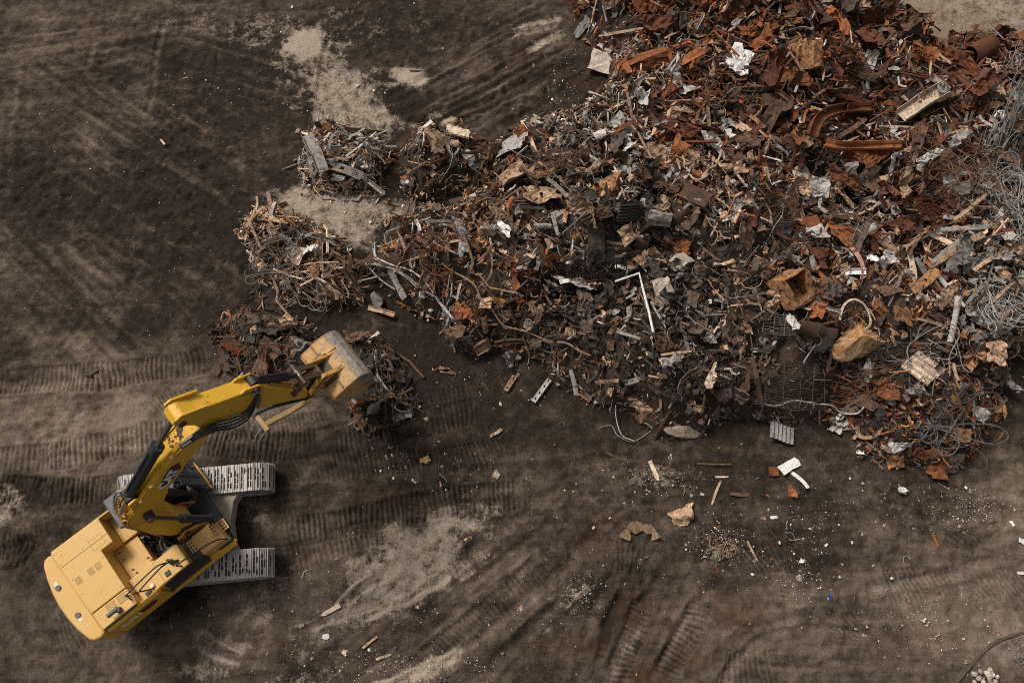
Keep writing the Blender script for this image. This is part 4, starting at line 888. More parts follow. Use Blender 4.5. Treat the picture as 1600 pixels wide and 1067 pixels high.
def geo_rod(r, L, W): return sweep([(-L / 2, 0, 0), (0, r.gauss(0, .02) * L, .02), (L / 2, 0, 0)], sec_circ(W / 2, 7))[:2]
def geo_blob(r, L, W, H=None, amp=.22):
    """a hollow thing crushed to a creased lump"""
    v, f = ICO3; v = v.copy()
    for _ in range(16):
        d = np.array([r.gauss(0, 1) for _ in range(3)]); d /= np.linalg.norm(d); c = r.uniform(.3, .95); s = v @ d
        v -= np.outer(np.maximum(s - c, 0) * r.uniform(.9, 1.6), d)
    for _ in range(8):                                        # sharp creases
        d = np.array([r.gauss(0, 1) for _ in range(3)]); d /= np.linalg.norm(d); c = r.uniform(-.6, .6); s = np.abs(v @ d - c); v *= (1 - amp * np.exp(-s / .10))[:, None]
    for _ in range(10):
        d = np.array([r.gauss(0, 1) for _ in range(3)]); d /= np.linalg.norm(d); c = r.uniform(-.8, .8); s = np.abs(v @ d - c); v *= (1 + .07 * r.choice((-1, 1)) * np.exp(-s / .05))[:, None]
    v *= np.array([[1 + r.gauss(0, .022)] for _ in v])
    v = (v - v.mean(0)) / (np.ptp(v, axis=0) / 2 + 1e-6); return v * np.array([L / 2, W / 2, (H or W * .7) / 2]), f
def geo_frag(r, L, W): return sheet_geo(r, L, W, r.choice((0, 1, 1)), .05, r.uniform(.3, .55), 1.0, res=5, curl=r.uniform(.3, 2.2) if r.random() < .7 else 0)
def geo_strip(r, L, W): return sweep(bent_path(r, L, 9, .9, .10, .25), sec_rect(W, .014), r.gauss(0, .9))[:2]
def geo_bar(r, L, W): return sweep(kinked_path(r, L, r.choice((0, 0, 1, 1, 2)), .9), sec_rect(W, W * .7) if r.random() < .4 else sec_circ(W / 2, 6), r.gauss(0, .3))[:2]
def geo_wire(r, L, W): return sweep(bent_path(r, L, 16, 2.2, .28, .3), sec_circ(W / 2, 5))[:2]
def geo_angle(r, L, W): return sweep(kinked_path(r, L, r.choice((0, 1, 1)), .5), sec_L(W, .016), r.gauss(0, .4))[:2]
def geo_channel(r, L, W): return sweep(bent_path(r, L, 8, .35, .05, .12), sec_C(W, W * .55, .018), r.gauss(0, .5))[:2]
def geo_pipe(r, L, W):
    n = 12; path = bent_path(r, L, 5, .2, .04, .1); V, F, _ = sweep(path, sec_circ(W / 2, n)); Vi, Fi, _ = sweep(path, sec_circ(W / 2 * .8, n)); k = len(V); m = len(path)
    F = F[:-2] + [tuple(i + k for i in f[::-1]) for f in Fi[:-2]]
    for o in (0, (m - 1) * n):
        for j in range(n): q = (o + j, o + (j + 1) % n, k + o + (j + 1) % n, k + o + j); F.append(q[::-1] if o == 0 else q)
    return V + Vi, F
def geo_shell(r, L, W): return sweep(bent_path(r, L, 5, .25, .05, .1), sec_arc(W / 2, r.uniform(1.6, 3.4), .016), r.gauss(0, .3), [r.uniform(.85, 1.1) for _ in range(5)])[:2]
def geo_board(r, L, W):
    n = 6; V, F, _ = sweep(bent_path(r, L, n, .12, .03, .04), sec_rect(W, .035), r.gauss(0, .1), [r.uniform(.8, 1.05) if 0 < i < n - 1 else r.uniform(.35, 1.0) for i in range(n)]); return V, F
def ico(sub=1):
    import bmesh
    bm = bmesh.new(); bmesh.ops.create_icosphere(bm, subdivisions=sub, radius=1.0); v = np.array([p.co[:] for p in bm.verts]); f = [tuple(q.index for q in p.verts) for p in bm.faces]; bm.free(); return v, f
ICO1, ICO2, ICO3 = ico(1), ico(2), ico(3)
def geo_chunk(r, L, W, big=False):
    v, f = ICO2 if big else ICO1; v = v.copy()
    for _ in range(7):                                       # broken facets
        d = np.array([r.gauss(0, 1) for _ in range(3)]); d /= np.linalg.norm(d); c = r.uniform(.45, .9); s = v @ d; v -= np.outer(np.maximum(s - c, 0), d)
    v *= np.array([[1 + r.gauss(0, .07)] for _ in v]); v = (v - v.mean(0)) / (np.ptp(v, axis=0) / 2 + 1e-6); return v * np.array([L / 2, W / 2, W * .38]), f
def geo_box(r, L, W, H=None, dent=.16, open_=False):
    H = H or W * r.uniform(.5, .9); g = np.linspace(-.5, .5, 5); F = []; V = []; key = {}
    def vi(p):
        k = tuple(np.round(p, 4))
        if k not in key: key[k] = len(V); V.append(p)
        return key[k]
    for ax in range(3):
        for s in (-.5, .5):
            if open_ and ax == 2 and s > 0: continue
            for i in range(4):
                for j in range(4):
                    q = []
                    for (a, b) in ((g[i], g[j]), (g[i + 1], g[j]), (g[i + 1], g[j + 1]), (g[i], g[j + 1])):
                        p = [0, 0, 0]; p[ax] = s; p[(ax + 1) % 3] = a; p[(ax + 2) % 3] = b; q.append(vi(np.array(p, float)))
                    F.append(tuple(q) if s > 0 else tuple(q[::-1]))
    v = np.array(V); v += np.array([[r.gauss(0, dent * .35) for _ in range(3)] for _ in v]) * .6
    sh = r.gauss(0, .18); v[:, 0] += v[:, 2] * sh; v[:, 1] += v[:, 0] * r.gauss(0, .15)
    d = np.array([r.gauss(0, 1), r.gauss(0, 1), .6]); d /= np.linalg.norm(d); v -= np.outer(np.maximum(v @ d - .42, 0) * 1.2, d)
    if open_:
        k = len(v); F = F + [tuple(i + k for i in f[::-1]) for f in F]; v = np.vstack([v, v * np.array([.93, .93, .95]) + np.array([0, 0, .012])])
    return v * np.array([L, W, H]), F
def geo_ring(r, L, W):
    n, k = 22, 8; rd = L / 2 * .72; q = L / 2 * .28; V = []; F = []
    for i in range(n):
        a = 2 * pi * i / n
        for j in range(k):
            b = 2 * pi * j / k; V.append((cos(a) * (rd + q * cos(b)), sin(a) * (rd + q * cos(b)), q * .8 * sin(b)))
    for i in range(n):
        for j in range(k): F.append((i * k + j, ((i + 1) % n) * k + j, ((i + 1) % n) * k + (j + 1) % k, i * k + (j + 1) % k))
    return V, F
def geo_tangle(r, L, W, strands=12, rad=.014, H=None, n=60):
    V = []; F = []; H = H or min(L, W) * .3
    for _ in range(strands):
        p = np.array([r.uniform(-.4, .4), r.uniform(-.4, .4), r.uniform(-.2, .4)]); d = np.array([r.gauss(0, 1), r.gauss(0, 1), r.gauss(0, .3)]); d /= np.linalg.norm(d); w = np.array([0, 0, r.choice((-1, 1)) * r.uniform(.2, 1.6)]); pts = []
        for i in range(n):
            pts.append((p[0] * L, p[1] * W, p[2] * H)); w[2] += r.gauss(0, .7); w *= .92
            a = w[2] * .075; d = np.array([d[0] * cos(a) - d[1] * sin(a), d[0] * sin(a) + d[1] * cos(a), .85 * d[2] + r.gauss(0, .12) - p[2] * .15]); d /= np.linalg.norm(d)
            if p[0] ** 2 + p[1] ** 2 > .2: d[:2] -= p[:2] * .35; d /= np.linalg.norm(d)
            p = p + d * .045
        v, f, _ = sweep(pts, sec_circ(rad * r.choice((.7, .85, 1, 1.3, 1.8)), 4)); o = len(V); V += v; F += [tuple(i + o for i in q) for q in f]
    return V, F
def geo_drilled(r, L, W, holes=2, bend=.04):
    """a flat bar with holes punched through it"""
    nx_, ny_ = 6 * holes + 5, 7; xs = np.linspace(-L / 2, L / 2, nx_); ys = np.linspace(-W / 2, W / 2, ny_); V = []; F = []
    for t in (.012, -.012):
        for i, x in enumerate(xs):
            for y in ys: V.append((x, y, t + bend * L * cos(x / L * pi)))
    k = nx_ * ny_; hole = {(int((h + .5) * nx_ / holes) + d, j) for h in range(holes) for d in (0, 1) for j in (2, 3)}
    ok = lambda i, j: 0 <= i < nx_ - 1 and 0 <= j < ny_ - 1 and (i, j) not in hole
    for i in range(nx_ - 1):
        for j in range(ny_ - 1):
            if not ok(i, j): continue
            a, b, c, d = i * ny_ + j, (i + 1) * ny_ + j, (i + 1) * ny_ + j + 1, i * ny_ + j + 1
            F += [(a, b, c, d), (k + a, k + d, k + c, k + b)]
            for (e, f_, ii, jj) in ((a, b, i, j - 1), (b, c, i + 1, j), (c, d, i, j + 1), (d, a, i - 1, j)):
                if not ok(ii, jj): F.append((f_, e, k + e, k + f_))
    return V, F
def geo_grate(r, L, W, nb, barr=.016, bendx=None, cross=6):
    V = []; F = []
    def zf(x, y): return (-.55 * abs(x - bendx) if bendx is not None else 0) + .06 * sin(x * 2.3 + y) + .05 * sin(y * 3)
    def bar(pts, rd):
        v, f, _ = sweep(pts, sec_circ(rd, 5)); o = len(V); V.extend(v); F.extend(tuple(i + o for i in q) for q in f)
    for i in range(nb):
        y = -W / 2 + W * i / (nb - 1) + r.gauss(0, .008); e0 = -L / 2 + r.uniform(0, .1); e1 = L / 2 - r.uniform(0, .15); m = 12
        bar([(e0 + (e1 - e0) * k / m, y + (.26 if bendx is not None else .08) * (abs(e0 + (e1 - e0) * k / m - (bendx or 0))) + r.gauss(0, .008), zf(e0 + (e1 - e0) * k / m, y)) for k in range(m + 1)], barr)
    for i in range(cross):
        x = -L / 2 * .9 + L * .9 * i / (cross - 1); m = 10
        bar([(x + r.gauss(0, .004), -W / 2 + (W + .05) * k / m + (.26 if bendx is not None else .08) * abs(x - (bendx or 0)), zf(x, -W / 2 + W * k / m) + .02) for k in range(m + 1)], barr * 1.15)
    return V, F
def geo_corrug(r, L, W, waves=7, bend=.3, t=.012):
    nx_, ny_ = 8, waves * 4 + 1; u, w = np.meshgrid(np.linspace(-.5, .5, nx_), np.linspace(-.5, .5, ny_), indexing='ij')
    v = np.stack([u * L + .05 * L * np.sin(w * 5), w * W, np.sin(w * waves * 2 * pi) * .035 + bend * L * (.25 - u * u) * .5], -1).reshape(-1, 3); return thick_grid(v, nx_, ny_, t)
def path_geo(pix, sec, lift=.10, smooth=True, closed_scale=None, twist=0.0):
    """a sweep through places read off the photograph, lying on the heap; returns points about their own middle, and that middle"""
    pts = [surf(px, py, lift) for px, py in pix]; pts = [tuple(p) for p in (catm3(pts, 6) if smooth else pts)]
    c = np.mean(pts, 0); V, F, _ = sweep([tuple(np.array(p) - c) for p in pts], sec, twist, closed_scale); return V, F, c

def mesh_obj(name, V, F, mat, smooth=False):
    me = bpy.data.meshes.new(name); me.from_pydata([tuple(p) for p in V], [], F); me.materials.append(mat)
    if smooth: me.polygons.foreach_set('use_smooth', [True] * len(me.polygons))
    me.update(); o = bpy.data.objects.new(name, me); COL.objects.link(o); return o
def lay(o, x, y, z, heading, tilt=.15, r=R, n=None):
    """set a piece down on the slope it rests on"""
    nn = (n or hnormal(x, y)); nn = (nn + Vector((r.gauss(0, tilt), r.gauss(0, tilt), 0))).normalized()
    q = Vector((0, 0, 1)).rotation_difference(nn) @ Quaternion((0, 0, 1), heading)
    o.rotation_mode = 'QUATERNION'; o.rotation_quaternion = q; o.location = (x, y, z)
def img_heading(px, py, deg):
    """heading on the ground of a direction deg (anticlockwise from right) in the photograph"""
    a = P(px, py); b = P(px + 10 * cos(radians(deg)), py - 10 * sin(radians(deg))); return atan2(b[1] - a[1], b[0] - a[0])

# ------------------------------------------------------------------ the pieces one can pick out by eye
HEROES = []   # (px, py, radius in photo pixels, short noun phrase)
def hero(name, px, py, Lp, Wp, deg, gfun, colr, label, cat, phrase=None, lift=.16, tilt=.12, smooth=False, rad=None, r=None, flat=False, **kw):
    r = r or random.Random(int(px * 31 + py * 17)); s = mpp(px, py) * .96
    V, F = gfun(r, Lp * s, Wp * s, **kw)
    o = mesh_obj(name, V, F, MAT[colr], smooth); x, y, z = surf(px, py, lift)
    lay(o, x, y, z, img_heading(px, py, deg), tilt, r, Vector((0, 0, 1)) if flat else None)
    tag(o, label, cat, 'scrap pieces of the heaps'); HEROES.append((px, py, rad or max(Lp, Wp) * .42, phrase)); return o
sh = sheet_geo
hero('crumpled_sheet', 1152, 97, 58, 40, 62, sh, 'white', 'large crumpled bright white sheet among rust-red scrap at the top of the heap', 'metal sheet', 'the large white crumpled sheet', folds=4, irr=.3, crumple=.05, amax=.9, res=8)
hero('crushed_box', 1013, 94, 58, 33, 5, geo_box, 'orange', 'crushed rust-orange box lying left of the large white crumpled sheet', 'box', 'the crushed orange box', dent=.14)
hero('torn_sheet', 943, 100, 40, 38, -15, sh, 'stone', 'flat dusty square panel with peeling pale coat at the upper edge of the heap', 'panel', 'the dusty square panel', folds=1, irr=.12, amax=.4, crumple=.02)
hero('torn_sheet', 915, 37, 52, 17, 55, sh, 'slate', 'torn slate-grey plastic sheet beside the bare soil at the top of the heap', 'plastic sheet', 'the torn grey plastic sheet', folds=1, irr=.5, crumple=.03)
hero('bearing_ring', 1053, 178, 22, 22, 0, geo_ring, 'tan', 'round rusty bearing ring below the crushed orange box', 'ring', 'the round bearing ring', smooth=True)
hero('crumpled_sheet', 1132, 192, 32, 26, 30, sh, 'pale', 'rounded crumpled pale grey hood panel below the large white crumpled sheet', 'metal sheet', 'the rounded pale hood panel', folds=3, irr=.3, crumple=.06, amax=.6)
hero('bolted_block', 1203, 158, 37, 24, 15, geo_box, 'brown', 'heavy brown block with two bolt heads right of the rounded pale hood panel', 'metal block', 'the brown bolted block', dent=.03)
hero('crushed_box', 1259, 88, 34, 36, 8, geo_box, 'amber', 'crushed amber tin box in the rust-red upper part of the heap', 'box', 'the crushed amber box', dent=.12)
hero('crushed_box', 1227, 122, 28, 26, -5, geo_box, 'orange', 'small crushed rust-orange box just below the crushed amber box', 'box', 'the small crushed orange box', dent=.16)
hero('torn_sheet', 1076, 240, 40, 36, 60, sh, 'tan', 'broad bent tan sheet with torn edge in the upper middle of the heap', 'metal sheet', 'the broad bent tan sheet', folds=2, irr=.25, amax=.7)
hero('torn_sheet', 1027, 236, 46, 28, -8, sh, 'tan', 'rust-edged tan sheet left of the broad bent tan sheet', 'metal sheet', 'the rust-edged tan sheet', folds=2, irr=.4, amax=.6)
hero('crushed_tin', 950, 294, 30, 32, 70, geo_box, 'amber', 'crushed amber canister in the dark middle of the heap', 'canister', 'the crushed amber canister', dent=.2)
hero('long_stick', 969, 52, 72, 4, 0, geo_board, 'cream', 'long straight cream stick lying level above the crushed orange box', 'stick', 'the long cream stick')
hero('white_scrap', 1013, 218, 11, 12, 40, sh, 'white', 'small bright white scrap left of the broad bent tan sheet', 'scrap piece', 'the small bright white scrap', folds=3, crumple=.1)
hero('box_beam', 1443, 159, 68, 20, 28, geo_beam, 'cream', 'long cream box beam with rust stain in the upper right of the heap', 'beam', 'the long cream box beam', flat=True, lift=.3)
hero('crumpled_sheet', 1481, 285, 34, 24, 75, sh, 'white', 'crumpled white sheet near the grey wire at the right edge', 'metal sheet', 'the right-hand white sheet', folds=3, crumple=.05, amax=.8)
hero('bent_plate', 1541, 265, 38, 20, 80, sh, 'slate', 'slate-grey rounded panel lying in the grey wire at the right edge', 'panel', 'the slate panel', folds=1, irr=.2, amax=.3)
hero('torn_sheet', 1255, 275, 28, 50, 4, sh, 'stone', 'flat light grey cracked sheet in the middle right of the heap', 'sheet', 'the flat light grey sheet', folds=1, irr=.15, amax=.3)
hero('ribbed_coil', 1361, 267, 24, 20, 40, geo_pipe, 'tan', 'short ribbed tan coil right of the flat light grey sheet', 'coil', 'the ribbed tan coil')
hero('crumpled_sheet', 1358, 103, 48, 20, 70, sh, 'pale', 'long crumpled pale grey sheet in the upper right of the heap', 'metal sheet', 'the long crumpled pale sheet', folds=4, crumple=.07, amax=.8)
hero('crumpled_sheet', 1590, 150, 30, 26, 30, geo_corrug, 'pale', 'ribbed pale grey sheet at the right edge beside the bare soil', 'metal sheet', 'the ribbed pale sheet', waves=5)
hero('rusty_drum', 1535, 78, 34, 28, 25, geo_pipe, 'rust', 'open rust-red drum at the upper right tip of the heap', 'drum', 'the open rust-red drum', smooth=True, lift=.35)
hero('rusty_lump', 1497, 98, 62, 46, 10, geo_blob, 'rust', 'big matted rust-red lump beside the open rust-red drum', 'scrap lump', 'the matted rust-red lump', lift=.2)
hero('square_sheet', 1277, 306, 26, 22, 15, sh, 'pink', 'square lid with pinkish paint below the flat light grey sheet', 'lid', 'the pinkish square lid', folds=1, amax=.4, irr=.1)
hero('dented_panel', 1221, 354, 36, 32, -30, sh, 'slate', 'rounded slate-grey dented panel in the middle of the heap', 'panel', 'the slate dented panel', folds=2, amax=.5, crumple=.05, irr=.3)
hero('crushed_box', 1270, 360, 26, 30, 5, geo_box, 'orange', 'rust-orange crate piece right of the slate dented panel', 'box', 'the rust-orange crate', dent=.1)
hero('bent_plate', 1313, 368, 46, 34, -20, sh, 'orange', 'folded rust-orange plate right of the rust-orange crate', 'metal plate', 'the folded rust-orange plate', folds=2, amax=1.0)
hero('grey_tube', 1352, 362, 34, 14, 28, geo_pipe, 'pale', 'short pale grey tube right of the folded rust-orange plate', 'tube', 'the short pale tube', smooth=True)
hero('painted_strip', 1341, 412, 70, 8, -38, geo_strip, 'pink', 'long strip with faded pink paint in the middle right of the heap', 'metal strip', 'the long pink strip')
hero('crumpled_sheet', 1369, 412, 30, 20, 110, sh, 'white', 'shiny white crumpled sheet beside the end of the long pink strip', 'metal sheet', 'the shiny white sheet', folds=4, crumple=.07)
hero('white_block', 1333, 426, 34, 9, -4, geo_beam, 'white', 'flat white bar below the long pink strip', 'bar', 'the flat white bar')
hero('open_hopper', 1243, 452, 50, 44, -50, geo_box, 'amber', 'open brown hopper box standing tilted above the orange tank', 'hopper', 'the open brown hopper', dent=.07, open_=True, lift=.5, tilt=.4, H=.8)
hero('crushed_tank', 1340, 534, 92, 62, -8, geo_blob, 'ochre', 'big crumpled orange tank in the lower right of the heap', 'tank', 'the big orange tank', lift=.42, amp=.12, H=.8)
hero('bent_plate', 1391, 483, 44, 40, 10, sh, 'umber', 'dull brown rectangular panel above right of the orange tank', 'panel', 'the dull brown panel', folds=1, amax=.4, irr=.1)
hero('curved_shell', 1270, 514, 62, 30, -12, geo_shell, 'brown', 'dark brown curved shell left of the orange tank', 'shell', 'the brown curved shell')
hero('crumpled_pipe', 1490, 499, 68, 11, 84, geo_shell, 'pale', 'shiny crumpled grey pipe standing upright in the picture right of the orange tank', 'pipe', 'the shiny crumpled pipe')
for k, (x0, y0, x1, y1, w, c, lb) in enumerate([(1467, 366, 1560, 346, 7, 'grey', 'long grey board pointing to the right edge'), (1422, 448, 1428, 384, 9, 'cream', 'upright pale board of the board bundle'), (1445, 376, 1468, 442, 7, 'tan', 'narrow tan board leaning across the board bundle'),
    (1468, 432, 1503, 476, 7, 'pale', 'pale grey angled board at the lower end of the bundle'), (1425, 452, 1466, 424, 15, 'amber', 'short wide orange board at the foot of the bundle'), (1462, 420, 1527, 360, 10, 'tan', 'long tan board crossing the bundle upward'), (1440, 362, 1490, 380, 9, 'cream', 'short cream board at the top of the bundle'),
    (1456, 412, 1500, 372, 6, 'pale', 'thin pale board beside the long tan one'), (1432, 404, 1452, 436, 8, 'slate', 'dark grey board under the bundle'), (1512, 478, 1545, 430, 5, 'grey', 'thin grey board right of the bundle'), (1520, 420, 1560, 400, 7, 'tan', 'tan lath at the right end of the bundle'), (1490, 350, 1540, 300, 5, 'tan', 'loose tan lath above the bundle')]):
    hero('board', (x0 + x1) / 2, (y0 + y1) / 2, math.hypot(x1 - x0, y1 - y0), w, degrees(atan2(y0 - y1, x1 - x0)), geo_board, c, lb , 'board', None, lift=.34 + .02 * k, tilt=.05, flat=True, rad=10)
hero('wire_grate', 1240, 602, 128, 76, -6, geo_grate, 'umber', 'bent dark steel bar grate at the lower edge of the heap', 'grate', 'the dark bar grate', nb=22, barr=.012, bendx=.05, lift=.7, flat=True, tilt=.03, rad=62)
hero('wire_grate', 1386, 553, 62, 54, 14, geo_grate, 'umber', 'smaller dull steel bar grate right of the orange tank', 'grate', 'the small dull grate', nb=15, barr=.010, lift=.3, cross=4, rad=24)
hero('wire_grate', 1218, 508, 50, 30, -10, geo_grate, 'grey', 'small grey wire rack below the open brown hopper', 'wire rack', None, nb=9, barr=.010, lift=.3, cross=4, rad=18)
hero('corrugated_sheet', 1222, 676, 28, 42, 85, geo_corrug, 'pale', 'small corrugated pale grey sheet lying on bare soil below the bar grate', 'corrugated sheet', 'the corrugated sheet', waves=6, bend=.2)
hero('white_plate', 1233, 728, 36, 17, 32, sh, 'white', 'clean white bent plate lying alone on the soil below the corrugated sheet', 'metal plate', 'the clean white plate', folds=1, amax=.3, irr=.15, crumple=.01, res=5, lift=.08)
hero('rusty_square', 1209, 736, 15, 15, 2, geo_box, 'orange', 'small rust-orange square block touching the clean white plate', 'metal block', None, H=.1, dent=.05, lift=.06)
hero('white_strip', 1250, 749, 36, 6, -40, geo_strip, 'white', 'narrow white strip below the clean white plate', 'metal strip', None, lift=.06)
hero('crumpled_sheet', 1442, 575, 46, 34, -35, geo_corrug, 'cream', 'creased cream sheet below the shiny crumpled pipe', 'metal sheet', 'the creased cream sheet', waves=4)
hero('rusty_plate', 1399, 717, 27, 34, 10, sh, 'amber', 'flat amber rust plate on the lower right edge of the heap', 'metal plate', 'the flat amber plate', folds=1, irr=.35, amax=.3)
hero('rusty_plate', 1448, 712, 46, 24, 10, sh, 'amber', 'bent amber plate lying level on the lower right edge', 'metal plate', 'the bent amber plate', folds=2, irr=.3)
hero('rusty_plate', 1466, 728, 22, 42, -10, sh, 'orange', 'crumpled rust-orange plate below the bent amber plate', 'metal plate', None, folds=3, irr=.3)
hero('dusty_plate', 1490, 724, 26, 36, -6, sh, 'umber', 'dull dirt-brown panel at the lower right tip of the heap', 'panel', 'the dull dirt-brown panel', folds=1, irr=.15, amax=.3)
hero('crushed_tin', 1503, 680, 24, 20, 0, geo_box, 'amber', 'small crushed amber tin above the dull dirt-brown panel', 'tin', None, dent=.15)
hero('crumpled_sheet', 1402, 695, 40, 17, 20, sh, 'pale', 'crumpled pale foil strip above the flat amber plate', 'metal sheet', None, folds=4, crumple=.08)
hero('white_lump', 1411, 769, 16, 14, 60, sh, 'white', 'small white crumpled lump on bare soil below the heap', 'scrap piece', 'the small white lump', folds=4, crumple=.12, lift=.05)
hero('perforated_bar', 846, 610, 46, 8, 54, geo_drilled, 'pale', 'pale grey flat bar with punched holes on bare soil under the heap', 'flat bar', 'the pale drilled bar', holes=4, lift=.06, bend=.01, tilt=.02)
hero('perforated_bar', 797, 599, 28, 8, 58, geo_drilled, 'tan', 'short tan flat bar with punched holes left of the pale one', 'flat bar', 'the tan drilled bar', holes=3, lift=.06, bend=.01, tilt=.02)
hero('grey_stake', 897, 598, 48, 8, -78, geo_board, 'pale', 'pale grey stake lying on the lower edge of the heap', 'stake', 'the pale stake', lift=.12)
hero('wood_slab', 1066, 673, 70, 22, -9, geo_chunk, 'cream', 'split cream wooden slab on the lower edge of the heap', 'wood slab', 'the split cream slab', big=True, lift=.2)
hero('torn_sheet', 997, 636, 50, 24, -32, sh, 'tan', 'tan crumpled sheet above left of the split cream slab', 'metal sheet', 'the tan crumpled sheet', folds=3, crumple=.05)
hero('white_stick', 1022, 735, 34, 7, -64, geo_board, 'cream', 'thick cream stick end lying on bare soil below the split cream slab', 'stick', 'the cream stick end', lift=.05)
hero('rusty_rod', 1031, 670, 72, 6, 64, geo_rod, 'brown', 'rusty brown rod leaning out of the lower edge of the heap', 'rod', None, lift=.15)
hero('rusty_rod', 1116, 725, 56, 4, -2, geo_rod, 'brown', 'thin rust-brown rod lying level on bare soil', 'rod', None, lift=.04)
hero('wooden_stick', 1119, 769, 44, 4, 62, geo_board, 'tan', 'thin tan stick pointing at the round scrap lump', 'stick', None, lift=.04)
hero('wooden_stick', 960, 713, 34, 4, -30, geo_board, 'brown', 'short brown stick on bare soil left of the cream stick end', 'stick', None, lift=.04)
hero('crumpled_sheet', 795, 556, 34, 26, 30, sh, 'grey', 'torn grey crumpled sheet on the lower left edge of the heap', 'metal sheet', 'the torn grey sheet', folds=4, crumple=.08)
hero('small_box', 755, 541, 26, 17, 25, geo_box, 'tan', 'small open tan carton left of the torn grey sheet', 'carton', 'the small tan carton', open_=True, dent=.06)
hero('crushed_tin', 728, 541, 30, 36, 20, sh, 'grey', 'rust-spotted crushed grey tin left of the small tan carton', 'tin', 'the rust-spotted tin', folds=3, crumple=.06, irr=.3)
hero('tan_scrap', 697, 583, 24, 20, 20, sh, 'tan', 'crumpled tan scrap on bare soil below the rust-spotted tin', 'scrap piece', None, folds=4, crumple=.08, lift=.08)
hero('grey_stake', 620, 443, 54, 12, -60, geo_board, 'grey', 'grey weathered stake under the loop of pale wire', 'stake', 'the grey weathered stake', lift=.2)
hero('grey_stone', 589, 468, 28, 22, -40, geo_chunk, 'grey', 'flat grey stone on bare soil left of the pale wire loop', 'stone', 'the flat grey stone', big=True, lift=.08)
hero('frame_piece', 596, 487, 46, 8, -18, geo_beam, 'tan', 'narrow tan metal frame piece below the flat grey stone', 'frame piece', None, lift=.08)
hero('cardboard_carton', 1064, 410, 24, 20, 35, geo_box, 'stone', 'small square dusty box in the dark middle of the heap', 'box', 'the small dusty box', dent=.04, H=.35, lift=.3)
hero('tan_plate', 1035, 446, 30, 26, 15, sh, 'stone', 'square pale tan panel below the small dusty box', 'panel', 'the square pale panel', folds=1, amax=.3, irr=.15, lift=.3)
hero('umber_plate', 1079, 466, 26, 24, -15, sh, 'umber', 'square dirt-brown panel right of the square pale panel', 'panel', None, folds=1, amax=.3, irr=.15, lift=.28)
hero('torn_sheet', 1151, 394, 46, 36, 40, sh, 'umber', 'large bent dirt-brown sheet with pale edge right of the small dusty box', 'metal sheet', 'the bent dirt-brown sheet', folds=2, irr=.15, amax=.6, lift=.3)
hero('rusty_plate', 932, 378, 26, 54, 2, sh, 'umber', 'flat dark brown door leaf lying upright in the picture in the dark middle', 'door leaf', 'the dark brown door leaf', folds=0, irr=.04, crumple=.008, lift=.3)
hero('dark_sheet', 955, 385, 30, 48, 3, sh, 'dark', 'blackened sheet tucked under the dark brown door leaf', 'metal sheet', None, folds=0, irr=.15, crumple=.02, lift=.18)
hero('ribbed_casing', 985, 333, 44, 26, 8, geo_corrug, 'dark', 'blackened ribbed casing above the dark brown door leaf', 'casing', 'the blackened ribbed casing', waves=6, lift=.3)
hero('black_plastic', 1013, 301, 34, 22, 20, sh, 'black', 'folded black plastic sheet above the blackened ribbed casing', 'plastic sheet', 'the black plastic sheet', folds=3, lift=.3)
hero('framed_plate', 1088, 306, 38, 28, -28, geo_box, 'brown', 'framed brown panel below the broad bent tan sheet', 'panel', 'the framed brown panel', H=.12, dent=.04, lift=.28)
hero('torn_sheet', 977, 364, 34, 26, -50, sh, 'tan', 'torn tan and grey sheet right of the dark brown door leaf', 'metal sheet', 'the torn tan sheet', folds=3, crumple=.06, lift=.32)
hero('crushed_box', 1030, 344, 32, 22, -5, geo_box, 'grey', 'crushed grey box right of the blackened ribbed casing', 'box', 'the crushed grey box', dent=.14, lift=.25)
hero('wooden_board', 1078, 346, 36, 12, 30, geo_board, 'tan', 'short tan board right of the crushed grey box', 'board', None, lift=.32)
hero('rounded_cover', 681, 222, 44, 34, -35, geo_blob, 'tan', 'rounded creased tan cover on the upper edge of the heap', 'cover', 'the creased tan cover', H=.4, lift=.35)
hero('pale_slab', 717, 207, 33, 20, -5, sh, 'cream', 'smooth cream slab right of the creased tan cover', 'slab', 'the smooth cream slab', folds=0, irr=.25, crumple=.02, t=.08, lift=.3)
hero('torn_sheet', 727, 236, 44, 16, -48, sh, 'pale', 'torn pale grey strip of sheet below the smooth cream slab', 'metal sheet', None, folds=1, irr=.2, lift=.25)
hero('folded_sheet', 799, 227, 54, 34, -10, geo_corrug, 'pale', 'folded pale grey ribbed sheet on the upper left edge of the heap', 'metal sheet', 'the folded ribbed sheet', waves=4, bend=.5, lift=.3)
hero('folded_sheet', 803, 276, 46, 40, -60, sh, 'tan', 'curled tan sheet below the folded ribbed sheet', 'metal sheet', 'the curled tan sheet', curl=2.4, folds=1, amax=.5, lift=.3)
hero('torn_sheet', 845, 299, 66, 36, 12, sh, 'tan', 'wide bent tan sheet in the left of the heap', 'metal sheet', 'the wide bent tan sheet', folds=2, amax=.9, irr=.35, lift=.4)
hero('crumpled_sheet', 858, 332, 58, 34, -10, sh, 'grey', 'large crumpled grey sheet below the wide bent tan sheet', 'metal sheet', 'the large crumpled grey sheet', folds=5, crumple=.06, lift=.3)
hero('grey_timber', 687, 347, 56, 10, 48, geo_board, 'slate', 'dark grey timber lying slantwise in the left of the heap', 'timber', 'the dark grey timber', lift=.3)
hero('long_stick', 829, 219, 64, 5, -52, geo_board, 'cream', 'long cream stick lying slantwise right of the folded ribbed sheet', 'stick', 'the slanting cream stick', lift=.35)
hero('flange', 605, 347, 17, 17, 0, geo_ring, 'tan', 'small rusty flange at the left tip of the heap', 'flange', 'the small rusty flange', smooth=True)
